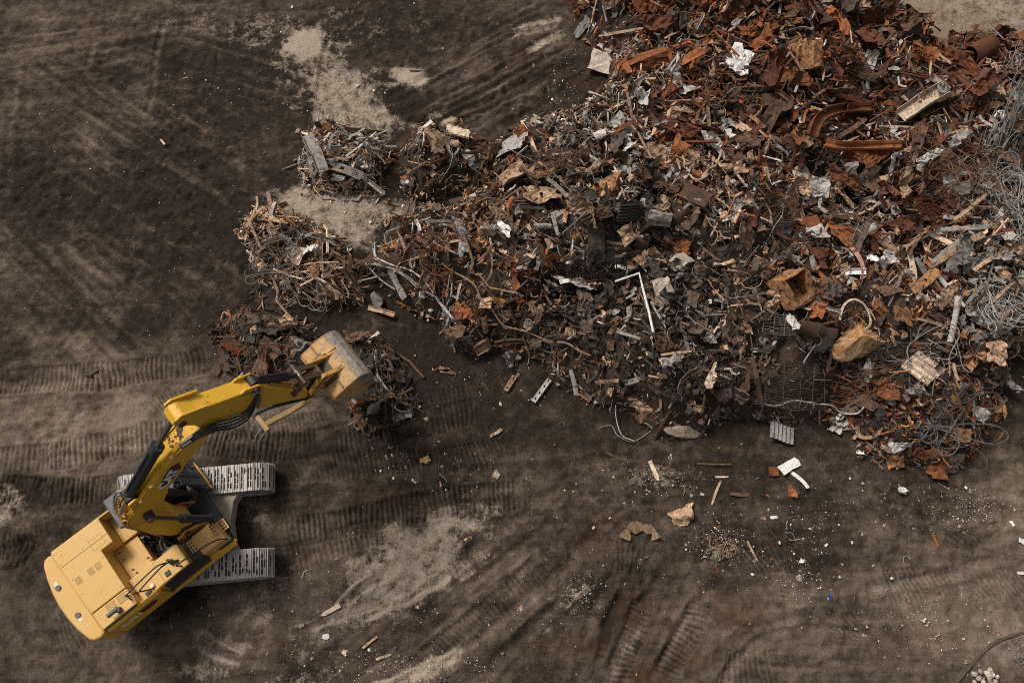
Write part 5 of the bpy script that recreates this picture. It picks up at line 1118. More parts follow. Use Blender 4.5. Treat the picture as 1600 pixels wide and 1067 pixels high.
hero('drilled_plate', 543, 266, 46, 14, -20, geo_drilled, 'grey', 'pale grey plate with two holes on the small heap at the top left', 'metal plate', 'the pale plate with two holes', holes=2, lift=.45, flat=True, tilt=.06)
hero('grey_channel', 493, 240, 66, 17, -66, geo_beam, 'grey', 'pale grey channel lying steeply left of the plate with two holes', 'channel', 'the pale grey channel', lift=.4, flat=True)
hero('drilled_plate', 487, 224, 28, 7, -28, geo_drilled, 'grey', 'small pale drilled strap across the pale grey channel', 'metal strap', None, holes=2, lift=.5, flat=True)
hero('rusty_can', 506, 200, 17, 20, 80, geo_chunk, 'amber', 'small amber can at the top of the small heap', 'can', None, big=True, lift=.2)
hero('long_rail', 580, 285, 58, 5, -42, geo_angle, 'grey', 'long grey rail sticking out of the small heap to the lower right', 'rail', 'the long grey rail', lift=.35, flat=True)
hero('foil_sheet', 484, 400, 26, 22, 30, sh, 'white', 'shiny white foil piece on the small heap beside the grey wire tangle', 'foil', 'the shiny white foil', folds=4, crumple=.08, lift=.4)
hero('tan_plate', 462, 402, 36, 28, 70, sh, 'cream', 'bent cream panel between the grey wire tangle and the white foil', 'panel', 'the bent cream panel', folds=2, lift=.3)
hero('pink_stake', 421, 313, 30, 6, -70, geo_board, 'pink', 'pinkish stake standing out at the top of the small heap', 'stake', None, lift=.3)
hero('amber_plate', 490, 427, 20, 26, -10, sh, 'amber', 'amber bent plate below the bent cream panel', 'metal plate', None, folds=2, lift=.3)
hero('crumpled_sheet', 459, 538, 34, 38, -20, sh, 'grey', 'crumpled grey sheet on the heap left of the digging bucket', 'metal sheet', 'the grey sheet left of the bucket', folds=3, crumple=.05, irr=.2, amax=.7, lift=.42)
hero('torn_sheet', 438, 515, 34, 28, 60, sh, 'tan', 'torn tan sheet above the crumpled grey sheet left of the bucket', 'metal sheet', None, folds=3, crumple=.05, lift=.4)
hero('rusty_bag', 417, 548, 26, 20, 10, geo_blob, 'orange', 'rust-orange lump in the heap left of the bucket', 'scrap lump', None, lift=.2)
hero('round_lump', 1069, 806, 44, 38, 0, geo_blob, 'tan', 'round rusty tan lump lying alone on bare soil', 'scrap lump', 'the round tan lump', lift=.12)
hero('crumpled_sheet', 1244, 905, 20, 16, 55, sh, 'pale', 'pale bluish crumpled scrap on bare soil in the lower right', 'scrap piece', 'the pale crumpled scrap', folds=4, crumple=.12, lift=.05)
hero('blue_scrap', 1297, 932, 7, 8, 60, sh, 'blue', 'tiny bright blue scrap on bare soil', 'scrap piece', None, folds=2, crumple=.1, lift=.04)
hero('rusty_tin', 1238, 768, 10, 18, 0, geo_box, 'orange', 'small rust-orange tin on bare soil below the clean white plate', 'tin', None, lift=.05)
hero('yellow_foam', 664, 719, 18, 14, 20, sh, 'yellow', 'yellow foam piece with crumbs around it on bare soil', 'foam piece', 'the yellow foam piece', folds=3, crumple=.1, lift=.05, t=.03)
hero('white_scrap', 645, 753, 11, 8, -40, sh, 'white', 'small white scrap below the yellow foam piece', 'scrap piece', None, folds=2, lift=.04)
hero('tan_scrap', 685, 758, 12, 9, 30, sh, 'tan', 'small tan scrap right of the small white one on bare soil', 'scrap piece', None, folds=2, lift=.04)
hero('tan_scrap', 775, 741, 13, 11, 50, sh, 'cream', 'small cream scrap alone on bare soil below the drilled bars', 'scrap piece', None, folds=3, lift=.04)
hero('bent_strip', 775, 676, 22, 5, 25, geo_strip, 'tan', 'thin bent tan strip on bare soil below the tan drilled bar', 'metal strip', None, lift=.04)
for k, (px, py, L, W, dg, c, lb) in enumerate([(517, 953, 34, 8, 20, 'cream', 'broken cream stick in the pale dust at the bottom'), (578, 1003, 30, 5, 42, 'tan', 'thin tan stick right of the broken cream stick'), (599, 1026, 26, 5, 16, 'cream', 'straight cream stick near the bottom edge'), (509, 994, 12, 9, 0, 'white', 'white plate chip left of the thin tan stick'),
    (471, 977, 9, 6, 20, 'cream', 'cream chip below the pale dust'), (731, 841, 13, 4, 12, 'tan', 'tan stick right of the pale dust patch'), (1175, 860, 34, 3, -52, 'tan', 'thin tan stick right of the tan wire nest'), (1120, 888, 14, 3, -75, 'orange', 'thin rust-orange stick below the tan wire nest'), (1461, 843, 24, 4, -78, 'orange', 'rust-orange stick on grey ash in the lower right'),
    (1128, 745, 22, 3, -3, 'cream', 'thin cream stick lying below the rust-brown rod'), (1155, 772, 30, 6, -4, 'brown', 'small rusty hinge piece on bare soil'), (1209, 808, 12, 5, 0, 'white', 'white chip on dark soil below the white strip'), (144, 582, 24, 3, 10, 'umber', 'thin brown stick in the track prints at the left'), (254, 222, 14, 3, -40, 'cream', 'tiny cream stick on dark soil at the upper left'),
    (1595, 895, 12, 5, -5, 'white', 'white chip at the right edge'), (660, 540, 1, 1, 0, None, '')]):
    if c: hero('stick' if 'stick' in lb else 'scrap_chip', px, py, L, W, dg, geo_board, c, lb, 'stick' if 'stick' in lb else 'scrap piece', None, lift=.03, flat=True, tilt=.03)
# long things laid along a line read off the photograph
def laid(name, pix, sec, colr, label, cat, lift=.2, smooth=True, phrase=None, scale=None, twist=0.0):
    V, F, c = path_geo(pix, sec, lift, smooth, scale, twist); o = mesh_obj(name, V, F, MAT[colr], len(sec) > 5); o.location = c
    tag(o, label, cat, 'scrap pieces of the heaps'); m = pix[len(pix) // 2]; HEROES.append((m[0], m[1], 7, phrase)); HEROES.extend((a_, b_, 9.5, None) for a_, b_ in (pix if name in ('bent_channel', 'square_tube', 'long_cable', 'tank_handle', 'rusty_beam') else [])); return o
laid('bent_channel', [(1362, 171), (1330, 172), (1300, 176), (1280, 186), (1270, 200), (1266, 214)], sec_C(.36, .2, .03), 'orange', 'thick bent rust-orange channel curving round the dark hollow in the upper right', 'channel', .5, phrase='the thick bent rust-orange channel')
laid('bent_channel', [(1289, 227), (1310, 231), (1340, 231), (1372, 229), (1409, 229)], sec_C(.30, .18, .03), 'orange', 'straighter rust-orange channel lying below the thick bent one', 'channel', .42, phrase='the straight rust-orange channel')
laid('rusty_beam', [(1262, 137), (1300, 150), (1335, 158), (1362, 165)], sec_C(.2, .12, .02), 'rust', 'long rust-red beam above the thick bent channel', 'beam', .35)
laid('rusty_beam', [(1313, 213), (1335, 200), (1352, 186)], sec_rect(.17, .14), 'brown', 'short rusty brown beam inside the dark hollow', 'beam', .3, smooth=False)
laid('square_tube', [(961, 440), (999, 427), (1006, 455), (1014, 487), (1021, 519)], sec_rect(.065, .065), 'white', 'bent white square tube in the dark middle of the heap', 'square tube', .42, smooth=False, phrase='the bent white square tube')
laid('long_cable', [(690, 412), (707, 424), (730, 436), (744, 450), (752, 468), (768, 484), (786, 507), (806, 514), (822, 518), (842, 527), (860, 534), (885, 536), (905, 548), (924, 556)], sec_circ(.038, 7), 'tan', 'long tan root-like cable winding over the lower left of the heap', 'cable', .3, phrase='the long tan cable')
for k, pix in enumerate([[(618, 453), (595, 437), (580, 422), (571, 410), (573, 407), (590, 413), (625, 424), (650, 443), (665, 456), (681, 462)], [(574, 412), (600, 417), (630, 430), (655, 452), (680, 464)], [(590, 404), (612, 413), (640, 422), (662, 438), (678, 460)], [(560, 440), (575, 436), (590, 433)]]):
    laid('loop_wire', pix, sec_circ(.032, 6), 'pale', ['pale wire bent in a long loop at the left tip of the heap', 'pale wire running inside the long loop', 'pale wire running above the long loop', 'short pale rod left of the long wire loop'][k], 'wire', .22 + .03 * k, phrase='the long pale wire loop' if k == 0 else None)
for k, pix in enumerate([[(700, 424), (693, 450), (693, 475), (702, 497), (703, 514)], [(704, 422), (699, 455), (698, 480), (704, 512)], [(706, 430), (705, 460), (695, 488), (705, 515)]]):
    laid('hanging_wire', pix, sec_circ(.026, 6), 'pale', ['outer pale wire of the upright wire bundle', 'middle pale wire of the upright wire bundle', 'inner pale wire of the upright wire bundle'][k] + ' below the dark grey timber', 'wire', .2 + .03 * k)
laid('curled_strip', [(1564, 624), (1570, 640), (1568, 655), (1560, 660), (1566, 672), (1560, 686), (1548, 692), (1538, 696), (1530, 712)], sec_rect(.11, .018), 'amber', 'long curled amber strip lying apart at the lower right edge of the heap', 'metal strip', .06, phrase='the long curled amber strip', twist=2.0)
laid('pale_cable', [(1196, 632), (1215, 634), (1240, 626), (1280, 631), (1300, 634), (1315, 645), (1338, 646), (1350, 636)], sec_circ(.03, 6), 'pale', 'pale cable along the lower edge of the bar grate', 'cable', .5, phrase='the pale cable')
laid('rusty_post', [(1175, 560), (1182, 590), (1192, 634)], sec_rect(.13, .1), 'brown', 'rusty brown post along the left side of the bar grate', 'post', .45, smooth=False)
laid('tank_handle', [(1312, 500), (1318, 478), (1332, 468), (1348, 474), (1358, 490), (1360, 506), (1352, 516)], sec_rect(.07, .03), 'cream', 'curved cream handle hoop above the orange tank', 'hoop', .5)
laid('bent_hose', [(1340, 664), (1342, 680), (1356, 684), (1372, 678), (1378, 664)], sec_rect(.14, .03), 'tan', 'curved tan band left of the crumpled pale foil strip', 'band', .2)
laid('tan_hoop', [(1064, 226), (1070, 255), (1082, 278), (1098, 279), (1116, 262), (1128, 235)], sec_rect(.06, .03), 'cream', 'cream hoop hanging round the broad bent tan sheet', 'hoop', .4)
laid('rusty_bar', [(1078, 205), (1092, 175), (1108, 150)], sec_rect(.09, .05), 'orange', 'rust-orange bar slanting left of the rounded pale hood panel', 'bar', .4, smooth=False)
laid('wooden_post', [(1105, 145), (1107, 185), (1110, 225)], sec_rect(.12, .06), 'tan', 'upright tan post left of the rounded pale hood panel', 'post', .35, smooth=False)
laid('black_hose', [(1150, 142), (1180, 146), (1200, 144)], sec_circ(.05, 8), 'black', 'black hose left of the brown bolted block', 'hose', .3)
laid('black_hose', [(1190, 183), (1225, 182), (1250, 172), (1275, 155)], sec_circ(.06, 8), 'black', 'black hose curving below the brown bolted block', 'hose', .3)
laid('dusty_hose', [(1491, 1072), (1510, 1048), (1535, 1020), (1562, 1000), (1612, 984)], sec_circ(.05, 10), 'buried', 'dusty brown hose half sunk in the soil at the lower right corner', 'hose', -.02)
laid('thin_wire', [(938, 668), (955, 665), (965, 680), (985, 690), (1000, 685), (1018, 672)], sec_circ(.016, 5), 'pale', 'thin pale wire curling on bare soil left of the split cream slab', 'wire', .05)
laid('thin_wire', [(962, 632), (963, 655), (972, 680), (990, 688)], sec_circ(.016, 5), 'pale', 'thin pale wire hanging from the lower edge of the heap', 'wire', .06)
laid('thin_rod', [(400, 540), (372, 512), (352, 488), (345, 500), (340, 520), (352, 552)], sec_circ(.022, 5), 'tan', 'thin tan rod bent round the left side of the heap left of the bucket', 'rod', .12)
laid('tan_stake', [(375, 525), (362, 500), (356, 485)], sec_circ(.05, 6), 'orange', 'thick rust-orange stake at the left end of the heap left of the bucket', 'stake', .25, smooth=False)
laid('fallen_bar', [(600, 540), (640, 565), (662, 590)], sec_rect(.08, .04), 'brown', 'long brown bar sticking out to the right of the heap beside the bucket', 'bar', .1, smooth=False)
laid('wooden_stake', [(575, 534), (582, 528), (592, 519)], sec_rect(.12, .05), 'stone', 'short pale stake sticking out above the digging bucket', 'stake', .35, smooth=False)
laid('steel_wire', [(588, 548), (585, 565), (592, 590), (606, 610)], sec_circ(.05, 6), 'pale', 'bent pale rod on the heap right of the bucket', 'rod', .4)
laid('pole_stick', [(427, 436), (434, 455), (432, 470), (458, 500)], sec_rect(.09, .05), 'tan', 'bent tan stick between the wire tangle heap and the heap below it', 'stick', .2, smooth=False)
laid('bent_chunk', [(976, 842), (980, 831), (987, 825), (1000, 823), (1012, 826), (1021, 831), (1026, 842)], sec_rect(.30, .035), 'tan', 'curled thick tan piece lying alone on bare soil in the lower middle', 'scrap piece', .12, phrase='the curled tan piece', scale=[1.0 + .28 * sin(k * .55) + .18 * cos(k * .31 + 1) for k in range(37)], twist=.8)
# tangles of wire, each one thing
def tangle(px, py, Lp, Wp, colr, label, strands, rad=.013, lift=.22, phrase=None, n=60, H=None):
    return hero('wire_tangle', px, py, Lp, Wp, 0, geo_tangle, colr, label, 'wire tangle', phrase, lift=lift, strands=strands, rad=rad, n=n, tilt=.05, H=H, rad2=None) if False else _t(px, py, Lp, Wp, colr, label, strands, rad, lift, phrase, n, H)
def _t(px, py, Lp, Wp, colr, label, strands, rad, lift, phrase, n, H):
    r = random.Random(int(px * 13 + py)); s = mpp(px, py); V, F = geo_tangle(r, Lp * s, Wp * s, strands, rad * .68, H, n); o = mesh_obj('wire_tangle', V, F, MAT[colr]); x, y, z = surf(px, py, lift); lay(o, x, y, z, 0, .05, r)
    tag(o, label, 'wire tangle', 'scrap pieces of the heaps'); HEROES.append((px, py, 12, phrase)); return o
tangle(432, 402, 66, 54, 'grey', 'loose tangle of grey wire on the small heap', 11, .014, .42, 'the small grey wire tangle')
tangle(1580, 225, 66, 140, 'pale', 'tall tangle of pale grey wire at the right edge of the heap', 26, .015, .35, 'the tall grey wire tangle', 80)
tangle(1572, 325, 84, 84, 'pale', 'wide tangle of pale grey wire below the slate panel', 24, .014, .35, 'the wide grey wire tangle', 80)
tangle(1582, 120, 50, 60, 'grey', 'grey wire tangle at the right edge below the bare soil corner', 14, .014, .25)
tangle(1578, 475, 80, 60, 'pale', 'pale grey wire tangle at the right edge beside the boards', 26, .015, .3, 'the pale wire tangle')
tangle(1455, 320, 110, 60, 'rust', 'fine rust-red wire mat above the bundle of boards', 26, .012, .35, 'the rust-red wire mat', 80)
tangle(1500, 235, 90, 110, 'brown', 'rusty brown wire tangle left of the tall grey wire tangle', 16, .013, .35, 'the brown wire tangle', 80)
tangle(1470, 640, 110, 90, 'slate', 'dark grey wire tangle in the lower right tip of the heap', 8, .016, .3, 'the dark wire tangle', 70)
tangle(1330, 600, 80, 60, 'orange', 'rust-orange wire tangle right of the bar grate', 8, .014, .3, 'the orange wire tangle')
tangle(1445, 545, 70, 60, 'grey', 'grey wire loops above the creased cream sheet', 7, .014, .3)
tangle(1080, 130, 80, 70, 'orange', 'rust-orange wire tangle below left of the large white crumpled sheet', 12, .014, .3, 'the rust-orange wire tangle')
tangle(1330, 140, 120, 60, 'rust', 'rust-red wire tangle above the thick bent channel', 16, .014, .3)
tangle(650, 420, 60, 50, 'brown', 'rusty brown wire tangle right of the long pale wire loop', 14, .014, .25)
tangle(410, 545, 110, 70, 'umber', 'dark brown wire tangle in the heap left of the bucket', 11, .015, .3, 'the dark wire left of the bucket', 70)
tangle(590, 590, 80, 90, 'dark', 'blackened wire tangle in the heap right of the bucket', 8, .015, .3, 'the dark wire right of the bucket', 70)
tangle(1128, 853, 34, 28, 'tan', 'small nest of tan wire in white dust on bare soil', 9, .018, .06, 'the tan wire nest', 40)
tangle(1592, 1018, 26, 30, 'grey', 'loose grey wire on bare soil at the lower right corner', 3, .016, .05, None, 70)
tangle(860, 255, 70, 60, 'brown', 'rusty brown wire tangle right of the folded ribbed sheet', 24, .013, .3)
tangle(1190, 330, 80, 50, 'brown', 'rusty brown wire tangle left of the slate dented panel', 22, .014, .3)
tangle(930, 430, 90, 70, 'dark', 'blackened wire tangle below the dark brown door leaf', 24, .015, .3, None, 60)
tangle(480, 445, 60, 50, 'grey', 'grey wire loops at the foot of the small heap', 10, .014, .2)
tangle(860, 510, 90, 50, 'grey', 'grey wire loops along the long tan cable', 7, .014, .25)
for k in range(15):        # the pile of stones in the lower right corner
    a = k * 2.4; rr = 3 + 3.6 * math.sqrt(k); px, py = 1537 + rr * cos(a) * 1.25, 1060 + rr * sin(a)
    r = random.Random(900 + k); s = mpp(px, py); d = r.uniform(7, 12) * s; V, F = geo_chunk(r, d, d * r.uniform(.7, .95), True); o = mesh_obj('stone', V, F, MAT['stone']); x, y, _ = surf(px, py); lay(o, x, y, .08 + (.1 if k < 5 else 0), r.uniform(0, 6), .4, r)
    tag(o, 'pale stone of the small stone pile in the lower right corner', 'stone', 'stones of the small stone pile')

# ------------------------------------------------------------------ scrap: the many pieces, each a thing of its own
ZONES = [  # px, py, reach, colour weights
 (1050, 60, 110, dict(orange=5, rust=4, brown=2, grey=1.3, pale=1, tan=1.2, umber=2)), (1200, 80, 120, dict(orange=5, rust=5, brown=3.5,  pale=.9, grey=.8, umber=2, tan=.8)), (1360, 60, 110, dict(rust=4, brown=3, umber=2, grey=1.5, pale=1, tan=1, orange=4)),
 (1480, 110, 80, dict(rust=6, brown=4, orange=1.5, grey=1, tan=.7)), (1300, 180, 110, dict(rust=6, orange=5, brown=4, dark=2, pale=.6, tan=.8)), (1450, 260, 100, dict(rust=4, brown=4, tan=2, grey=2, pale=1)), (1570, 230, 60, dict(grey=4, pale=3, tan=1, brown=1)), (1570, 420, 80, dict(grey=3, pale=2.5, tan=2, umber=2)),
 (940, 170, 80, dict(tan=6, cream=2, pale=4, grey=2, brown=1.5, orange=.8)), (1080, 200, 90, dict(tan=5, orange=4, brown=2, rust=2, pale=2, grey=1.5)), (1150, 260, 80, dict(orange=3, brown=2, tan=5, pale=1.5, rust=1.5, umber=1.5, amber=1)), (860, 230, 80, dict(tan=3, brown=3, pale=2, grey=2, orange=1.2, umber=1.5)),
 (1490, 690, 60, dict(amber=3, orange=3, brown=3, tan=1, umber=2)), (690, 260, 70, dict(tan=2.5, brown=3, umber=2, orange=1.3, pale=1.3)), (700, 370, 90, dict(brown=3, umber=2, tan=4, orange=2, amber=.8, pale=.8)), (840, 370, 90, dict(brown=2, tan=5, umber=2, pale=1.5, orange=1.5, grey=1.2, amber=.7)), (660, 440, 80, dict(orange=3, brown=3, tan=2, umber=2, pale=1)),
 (820, 470, 90, dict(amber=2, orange=3, tan=3, brown=3, umber=2, pale=1)), (950, 350, 80, dict(dark=7, umber=4, brown=1.5, grey=1.2, tan=.8)), (1020, 420, 110, dict(dark=5, umber=5, brown=2, grey=2.2, tan=2, pale=1)), (980, 520, 110, dict(dark=6, umber=4, brown=2, grey=1.5, tan=1.2, pale=.6)), (1110, 520, 100, dict(dark=3, umber=4, brown=2.5, tan=2.4, grey=2.2, pale=.6)),
 (1140, 420, 80, dict(umber=3, brown=2.5, grey=2.5, tan=3, pale=1, orange=1, dark=1.5)), (1260, 330, 90, dict(brown=2.5, tan=4, grey=1.8, pale=2, amber=.8, orange=2, rust=1.5, umber=2)), (1330, 300, 70, dict(tan=4, grey=2.5, pale=3, brown=2, rust=2)), (1300, 430, 90, dict(brown=3, rust=2, umber=2, tan=2, grey=1.2, orange=3.5, amber=.8)), (1400, 400, 90, dict(tan=3, rust=3, brown=3, grey=1.2, pale=1, orange=3)),
 (1480, 420, 90, dict(tan=4, grey=1.8, brown=2, pale=1, amber=2, orange=1.5)), (1540, 520, 70, dict(tan=3, umber=2, grey=2, brown=2, pale=1)), (1430, 520, 80, dict(umber=2, brown=3, tan=2, rust=1.5, grey=1, orange=2.5, amber=.8)), (1220, 600, 100, dict(dark=4, umber=4, brown=2, grey=1)), (1330, 640, 80, dict(brown=3, umber=2, orange=3, tan=1.5, grey=.8, dark=1)),
 (1470, 660, 90, dict(umber=3, brown=4, amber=1.3, orange=1.3, grey=1.2, dark=1.5)), (1050, 620, 90, dict(umber=4, brown=3, tan=2.2, dark=2, grey=1, pale=.5)), (930, 590, 60, dict(umber=3, tan=2.5, brown=3, grey=1.2)), (760, 520, 60, dict(tan=2, grey=2, orange=1.5, umber=2.5, brown=2)),
 (530, 250, 70, dict(tan=5, cream=1, brown=3, pale=3, grey=4, amber=1)), (460, 380, 75, dict(tan=5, cream=1, brown=3, amber=1.4, grey=2, pale=1, umber=1)), (530, 440, 50, dict(brown=3, umber=3, tan=2, amber=.7)), (410, 550, 70, dict(brown=4, umber=4, orange=1.3, tan=1, dark=2)), (590, 600, 75, dict(umber=4, brown=2, dark=7, grey=.8, orange=.6)),
]
def zone_colour(px, py, r):
    w = {}
    for (zx, zy, zr, cw_) in ZONES:
        g = math.exp(-((px - zx) ** 2 + (py - zy) ** 2) / (zr * zr)) + 1e-6; t = sum(cw_.values())
        for c, k in cw_.items(): w[c] = w.get(c, 0) + g * k / t
    u = r.random() * sum(w.values())
    for c, k in w.items():
        u -= k
        if u <= 0: return c
    return 'brown'
KINDS = [  # name, category, noun, geometry, count, (length range in photo pixels), (width range), lift range, tilt
 ('bent_plate', 'metal plate', 'bent plate', lambda r, L, W: sheet_geo(r, L, W, r.choice((1, 2, 3)), .035, r.uniform(.25, .5), 1.2, res=6), 300, (12, 36), (9, 24), (.05, .30), .4),
 ('crumpled_sheet', 'metal sheet', 'crumpled sheet', lambda r, L, W: sheet_geo(r, L, W, r.choice((4, 5, 6, 7)), .06, r.uniform(.3, .5), 1.4, res=8), 300, (12, 38), (9, 24), (.05, .30), .4),
 ('large_sheet', 'metal sheet', 'large sheet', lambda r, L, W: sheet_geo(r, L, W, r.choice((2, 3, 4, 5)), .05, r.uniform(.25, .45), 1.1, res=9), 260, (26, 66), (15, 40), (.14, .46), .35),
 ('sheet_fragment', 'metal scrap', 'sheet fragment', geo_frag, 300, (8, 22), (6, 15), (.08, .34), .5),
 ('torn_flap', 'metal flap', 'torn flap', geo_flap, 300, (16, 46), (5, 13), (.06, .34), .4),
 ('folded_strip', 'metal strip', 'folded strip', geo_kinkstrip, 300, (16, 52), (2.4, 6), (.10, .36), .35),
 ('metal_strip', 'metal strip', 'curled strip', geo_strip, 240, (18, 60), (2.2, 6), (.10, .36), .3),
 ('split_board', 'splinter', 'long splinter', geo_board, 280, (14, 52), (1.8, 5), (.12, .38), .25),
 ('steel_bar', 'steel bar', 'steel bar', geo_bar, 220, (20, 66), (1.4, 3), (.14, .40), .25),
 ('scrap_wire', 'wire', 'thin wire', geo_wire, 300, (24, 80), (.7, 1.3), (.20, .44), .2),
 ('angle_iron', 'angle iron', 'angle iron', geo_angle, 130, (20, 54), (2.6, 5.5), (.10, .36), .3),
 ('curved_shell', 'metal shell', 'curved shell', geo_shell, 90, (10, 30), (7, 17), (.05, .28), .5),
 ('crushed_tin', 'tin', 'crushed tin', lambda r, L, W: geo_box(r, L, W, None, .24) if r.random() < .5 else geo_blob(r, L, W), 140, (9, 20), (7, 15), (.05, .22), .6),
 ('scrap_lump', 'scrap lump', 'scrap lump', geo_blob, 220, (7, 20), (6, 15), (.03, .16), .6),
 ('metal_channel', 'channel', 'metal channel', geo_channel, 50, (18, 46), (4, 8), (.10, .32), .3),
 ('pipe_piece', 'pipe', 'piece of pipe', geo_pipe, 50, (12, 36), (3, 6.5), (.10, .3), .35),
]
# where the pieces may lie: cells of the heap, nearer the camera's view only
cand = np.argwhere(HSDALL > -0.08); _sm = np.maximum.reduce([HSD[k] for k in 'abcd']); _c2 = np.argwhere(_sm > -0.1); cand = np.concatenate([cand, _c2, _c2, _c2]); NRP = np.random.RandomState(5); NRP.shuffle(cand)
HERO_XY = [(h[0], h[1], h[2]) for h in HEROES]
LAND = [(h[0], h[1], h[3]) for h in HEROES if h[3]]
def hero_hit(px, py):
    for (a, b, c) in HERO_XY:
        if (px - a) ** 2 + (py - b) ** 2 < (c * (.72 if c < 9 else .95)) ** 2: return True
    return False
PIECES = []; ci = 0
GRID = {}
def next_spot(margin=18, sep=0):
    global ci
    while True:
        i, j = cand[ci % len(cand)]; ci += 1
        x = HX0 + (i + R.random()) * HC; y = HY0 + (j + R.random()) * HC; z = hgt(x, y); px, py = Q(x, y, z + .15)
        if not (-margin < px < 1600 + margin and -margin < py < 1067): continue
        if hero_hit(px, py) and R.random() < .96: continue
        # thin the pieces out over the dark gaps between them
        return x, y, z, px, py
def dir_word(dx, dy):
    a = degrees(atan2(-dy, dx)) % 360
    return ['right of', 'above right of', 'above', 'above left of', 'left of', 'below left of', 'below', 'below right of'][int((a + 22.5) // 45) % 8]
order = []
for ki, kd in enumerate(KINDS): order += [ki] * kd[4]
R.shuffle(order)
for ki in order:
    name, cat, noun, g, cnt, Lr, Wr, lr, tl = KINDS[ki]
    x, y, z, px, py = next_spot()
    for _ in range(4):                          # the small heaps hold mostly strips and splinters
        if px < 625 and py < 500 and name not in ('folded_strip', 'metal_strip', 'split_board', 'angle_iron', 'torn_flap', 'metal_channel', 'steel_bar'): x, y, z, px, py = next_spot()
    s = mpp(px, py)
    sd = HSDALL[min(max(int((x - HX0) / HC), 0), HH.shape[0] - 1), min(max(int((y - HY0) / HC), 0), HH.shape[1] - 1)]
    k = (R.random() ** 1.6); f = .75 if sd < .25 else 1.0
    if px < 640 and py < 680: f *= 1.1
    L = (Lr[0] + (Lr[1] - Lr[0]) * k) * s * f; W = (Wr[0] + (Wr[1] - Wr[0]) * R.random() ** 1.3) * s * f
    if px < 640 and py < 500 and name in ('folded_strip', 'metal_strip', 'split_board', 'angle_iron'): W *= .95
    if W > L: W = L * .8
    c = zone_colour(px, py, R)
    if name == 'scrap_wire' and c in ('dark', 'umber', 'tan', 'pale') and R.random() < .6: c = R.choice(('grey', 'brown'))
    if name == 'split_board': c = {'rust': 'tan', 'orange': 'tan', 'dark': 'umber'}.get(c, c)
    if R.random() < .012: c = R.choice(('white', 'pale', 'cream', 'pale'))
    V, F = g(R, L, W); o = mesh_obj(name, V, F, MAT[c], False)
    lift = R.uniform(*lr) * 1.25 if sd > .2 else R.uniform(.03, .12)
    lay(o, x, y, z + lift, R.uniform(0, 2 * pi), tl)
    PIECES.append((o, ki, c, px, py, L))
# loose litter on the bare soil round the heaps and over the yard
LIT = [('soil_chip', 'scrap chip', 'flat chip', lambda r, L, W: sheet_geo(r, L, W, 1, .03, .4, .5, res=4), 80), ('loose_stone', 'stone', 'loose stone', lambda r, L, W: geo_chunk(r, L, W), 170), ('loose_stick', 'stick', 'loose stick', geo_board, 45), ('loose_wire', 'wire', 'loose wire', geo_wire, 60)]
SPOTS = [(520, 980, 190, 60), (640, 1040, 90, 30), (670, 730, 70, 35), (830, 600, 140, 40), (1060, 740, 130, 60), (1130, 840, 50, 40), (1250, 870, 60, 60), (1400, 780, 130, 50), (1530, 800, 70, 40), (1430, 970, 120, 60), (1560, 600, 60, 50), (880, 150, 40, 60), (640, 330, 50, 20), (540, 310, 70, 20), (800, 800, 400, 200), (1200, 950, 350, 110), (620, 640, 60, 40), (480, 130, 200, 100)]
for li, (name, cat, noun, g, cnt) in enumerate(LIT):
    made = 0
    while made < cnt:
        cx, cy, a, b = R.choice(SPOTS); px, py = R.gauss(cx, a * .6), R.gauss(cy, b * .6)
        if not (2 < px < 1598 and 2 < py < 1065): continue
        x, y = P(px, py); i = min(max(int((x - HX0) / HC), 0), HH.shape[0] - 1); j = min(max(int((y - HY0) / HC), 0), HH.shape[1] - 1)
        if HSDALL[i, j] > -.02 or math.hypot(x - EX, y - EY) < 3.3 or hero_hit(px, py): continue
        s = mpp(px, py); k = R.random() ** 2.2
        L = {0: 3.5 + 7 * k, 1: 2.5 + 4 * k, 2: 6 + 16 * k, 3: 10 + 22 * k}[li] * s; W = {0: L * R.uniform(.5, .9), 1: L * R.uniform(.6, .95), 2: R.uniform(.9, 1.9) * s, 3: R.uniform(.8, 1.2) * s}[li]
        c = R.choice({0: ('tan', 'cream', 'pale', 'orange', 'grey', 'brown', 'white'), 1: ('stone', 'stone', 'cream', 'grey', 'white'), 2: ('tan', 'brown', 'umber', 'buried', 'grey'), 3: ('pale', 'brown', 'tan', 'grey')}[li])
        V, F = g(R, L, W); o = mesh_obj(name, V, F, MAT[c]); lay(o, x, y, .015 + (W * .08 if li == 1 else .0), R.uniform(0, 6.28), .08 if li != 1 else .3, n=Vector((0, 0, 1)))
        PIECES.append((o, 100 + li, c, px, py, L)); made += 1
